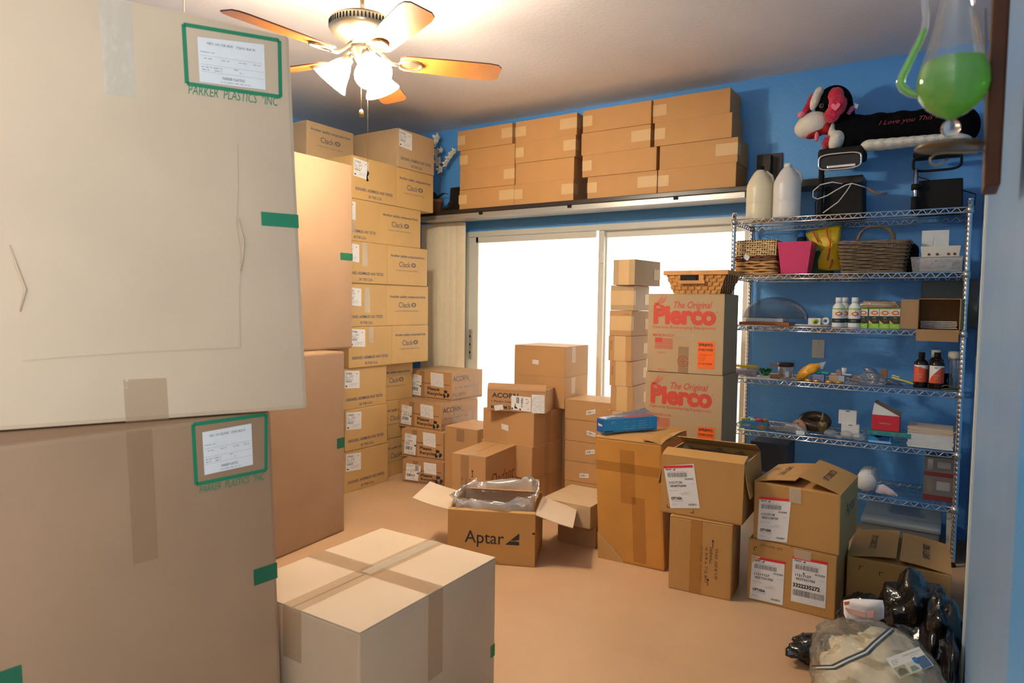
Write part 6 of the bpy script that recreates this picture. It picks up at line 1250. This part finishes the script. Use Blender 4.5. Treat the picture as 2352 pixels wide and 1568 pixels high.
sh = lump('plastic_cover', (4.515, -2.27, .125), (.185, .33, .15), FILM3, None, 31, .05, 2.2, .05, 5, floor=.002, sq=.85, rot=.3); sh.parent = bed; sh.matrix_parent_inverse = Matrix.Translation(-Vector(bed.location))
bpy.context.view_layer.update(); hit = hitter(sh)
b = MB(); zp = []
def lerp_path(P, n=8):
    out = []
    for (a, e), (g, k_) in zip(P, P[1:]):
        for i in range(n): out.append((a+(g-a)*i/n, e+(k_-e)*i/n))
    return out+[P[-1]]
ZG = col(92, 98, 106, 'zip_tape', .6); LP = lerp_path([(1868, 1533), (1915, 1532), (1950, 1515), (1990, 1498), (2010, 1478), (2050, 1444), (2085, 1415), (2102, 1404)], 5)
pts = [h for h in (hit(px, py, .006) for px, py in LP) if h is not None]
if len(pts) > 3:
    vs_ = []; 
    for p in pts: vs_ += [p+Vector((-.008, 0, .006)), p+Vector((.008, 0, -.006))]
    b.add(vs_, [(2*i, 2*i+1, 2*i+3, 2*i+2) for i in range(len(pts)-1)], ZG, True); b.tube([p+Vector((0, -.002, .001)) for p in pts], .003, WHITE, 6); o = b.build('zipper'); o.parent = bed; o.matrix_parent_inverse = Matrix.Translation(-Vector(bed.location))
# printed card pressed against the cover
q4 = [hit(*q, .014) for q in ((2062, 1552), (2140, 1522), (2104, 1472), (2034, 1512))]
if all(q4):
    A_, B_, C_, D_ = [Vector(q) for q in q4]; U = (B_-A_); V = (D_-A_); N_ = U.cross(V).normalized(); N_ = N_ if N_.dot(CAMP-A_) > 0 else -N_
    b = MB(); O = A_-V*.15; V = V*1.15; b.add([O, O+U, O+U+V, O+V], [(0, 1, 2, 3)], col(232, 228, 216, 'card_stock', .4)); O2 = O+N_*.0006
    b.text(O2, U, V, 'Complete Bedding Set', .42, .80, .54, .08, INKGREY, res=2); dashes(b, O2, U, V, .5, .70, .35, .05, 1, INKLG, .9, 2); b.text(O2, U, V, 'MAIN', .14, .66, .10, .05, INK, res=1)
    for r4 in ((.08, .58, .1, .8), (.08, .58, .18, .6), (.08, .78, .28, .8)): b.rect(O2, U, V, *r4, INKLG)
    b.rect(O2, U, V, .02, .02, .34, .5, col(170, 168, 140)); b.rect(O2, U, V, .36, .02, .66, .5, col(206, 206, 190)); b.rect(O2, U, V, .68, .02, .98, .56, col(80, 104, 140)); O3 = O2+N_*.0006
    b.poly(O3, U, V, [(.60, .62), (.60, .40), (.66, .30), (.72, .40), (.72, .62)], col(40, 110, 180)); b.text(O3+N_*.0005, U, V, 'bed in', .61, .52, .10, .03, PAPERW, res=1); b.text(O3+N_*.0005, U, V, 'a bag', .62, .44, .08, .03, PAPERW, res=1)
    b.poly(O3, U, V, [(.06, .1), (.3, .1), (.28, .3), (.16, .42), (.06, .3)], col(120, 112, 84)); b.poly(O3, U, V, [(.4, .08), (.62, .08), (.56, .3), (.42, .3)], col(130, 150, 130))
    o = b.build('printed_card'); o.parent = bed; o.matrix_parent_inverse = Matrix.Translation(-Vector(bed.location))
# small white and pink pouch between the bags
pc = P3(1985, 1402, -1.80); pz = pc.z
PK = mat('pink_print', s2l(240, 190, 175), .45, noise_amt=.12, nscale=10); 
outl = [(1937, 1378), (1960, 1374), (2000, 1376), (2028, 1378), (2031, 1395), (2030, 1420), (2010, 1430), (1975, 1432), (1945, 1428), (1938, 1408)]
def pk_(t, c_):
    for q, M_ in ((((1938, 1382), (1952, 1380), (1950, 1388), (1940, 1390)), col(235, 110, 80)), (((1940, 1395), (1985, 1405), (1990, 1418), (1950, 1410)), PK), (((1990, 1402), (2008, 1400), (2006, 1418), (1992, 1420)), PK)):
        b = MB(); b.add([P3(px, py, -1.839)-c_ for px, py in q], [tuple(range(len(q)))], M_); b.build('printed_patch', t)
sheet_bag('paper_pouch', 'white pouch with pink and orange print tucked between the black and clear bags', 'pouch', outl, -1.81, mat('white_gloss_paper', s2l(236, 230, 228), .4, bump=.4, bscale=20), .022, extra=pk_)
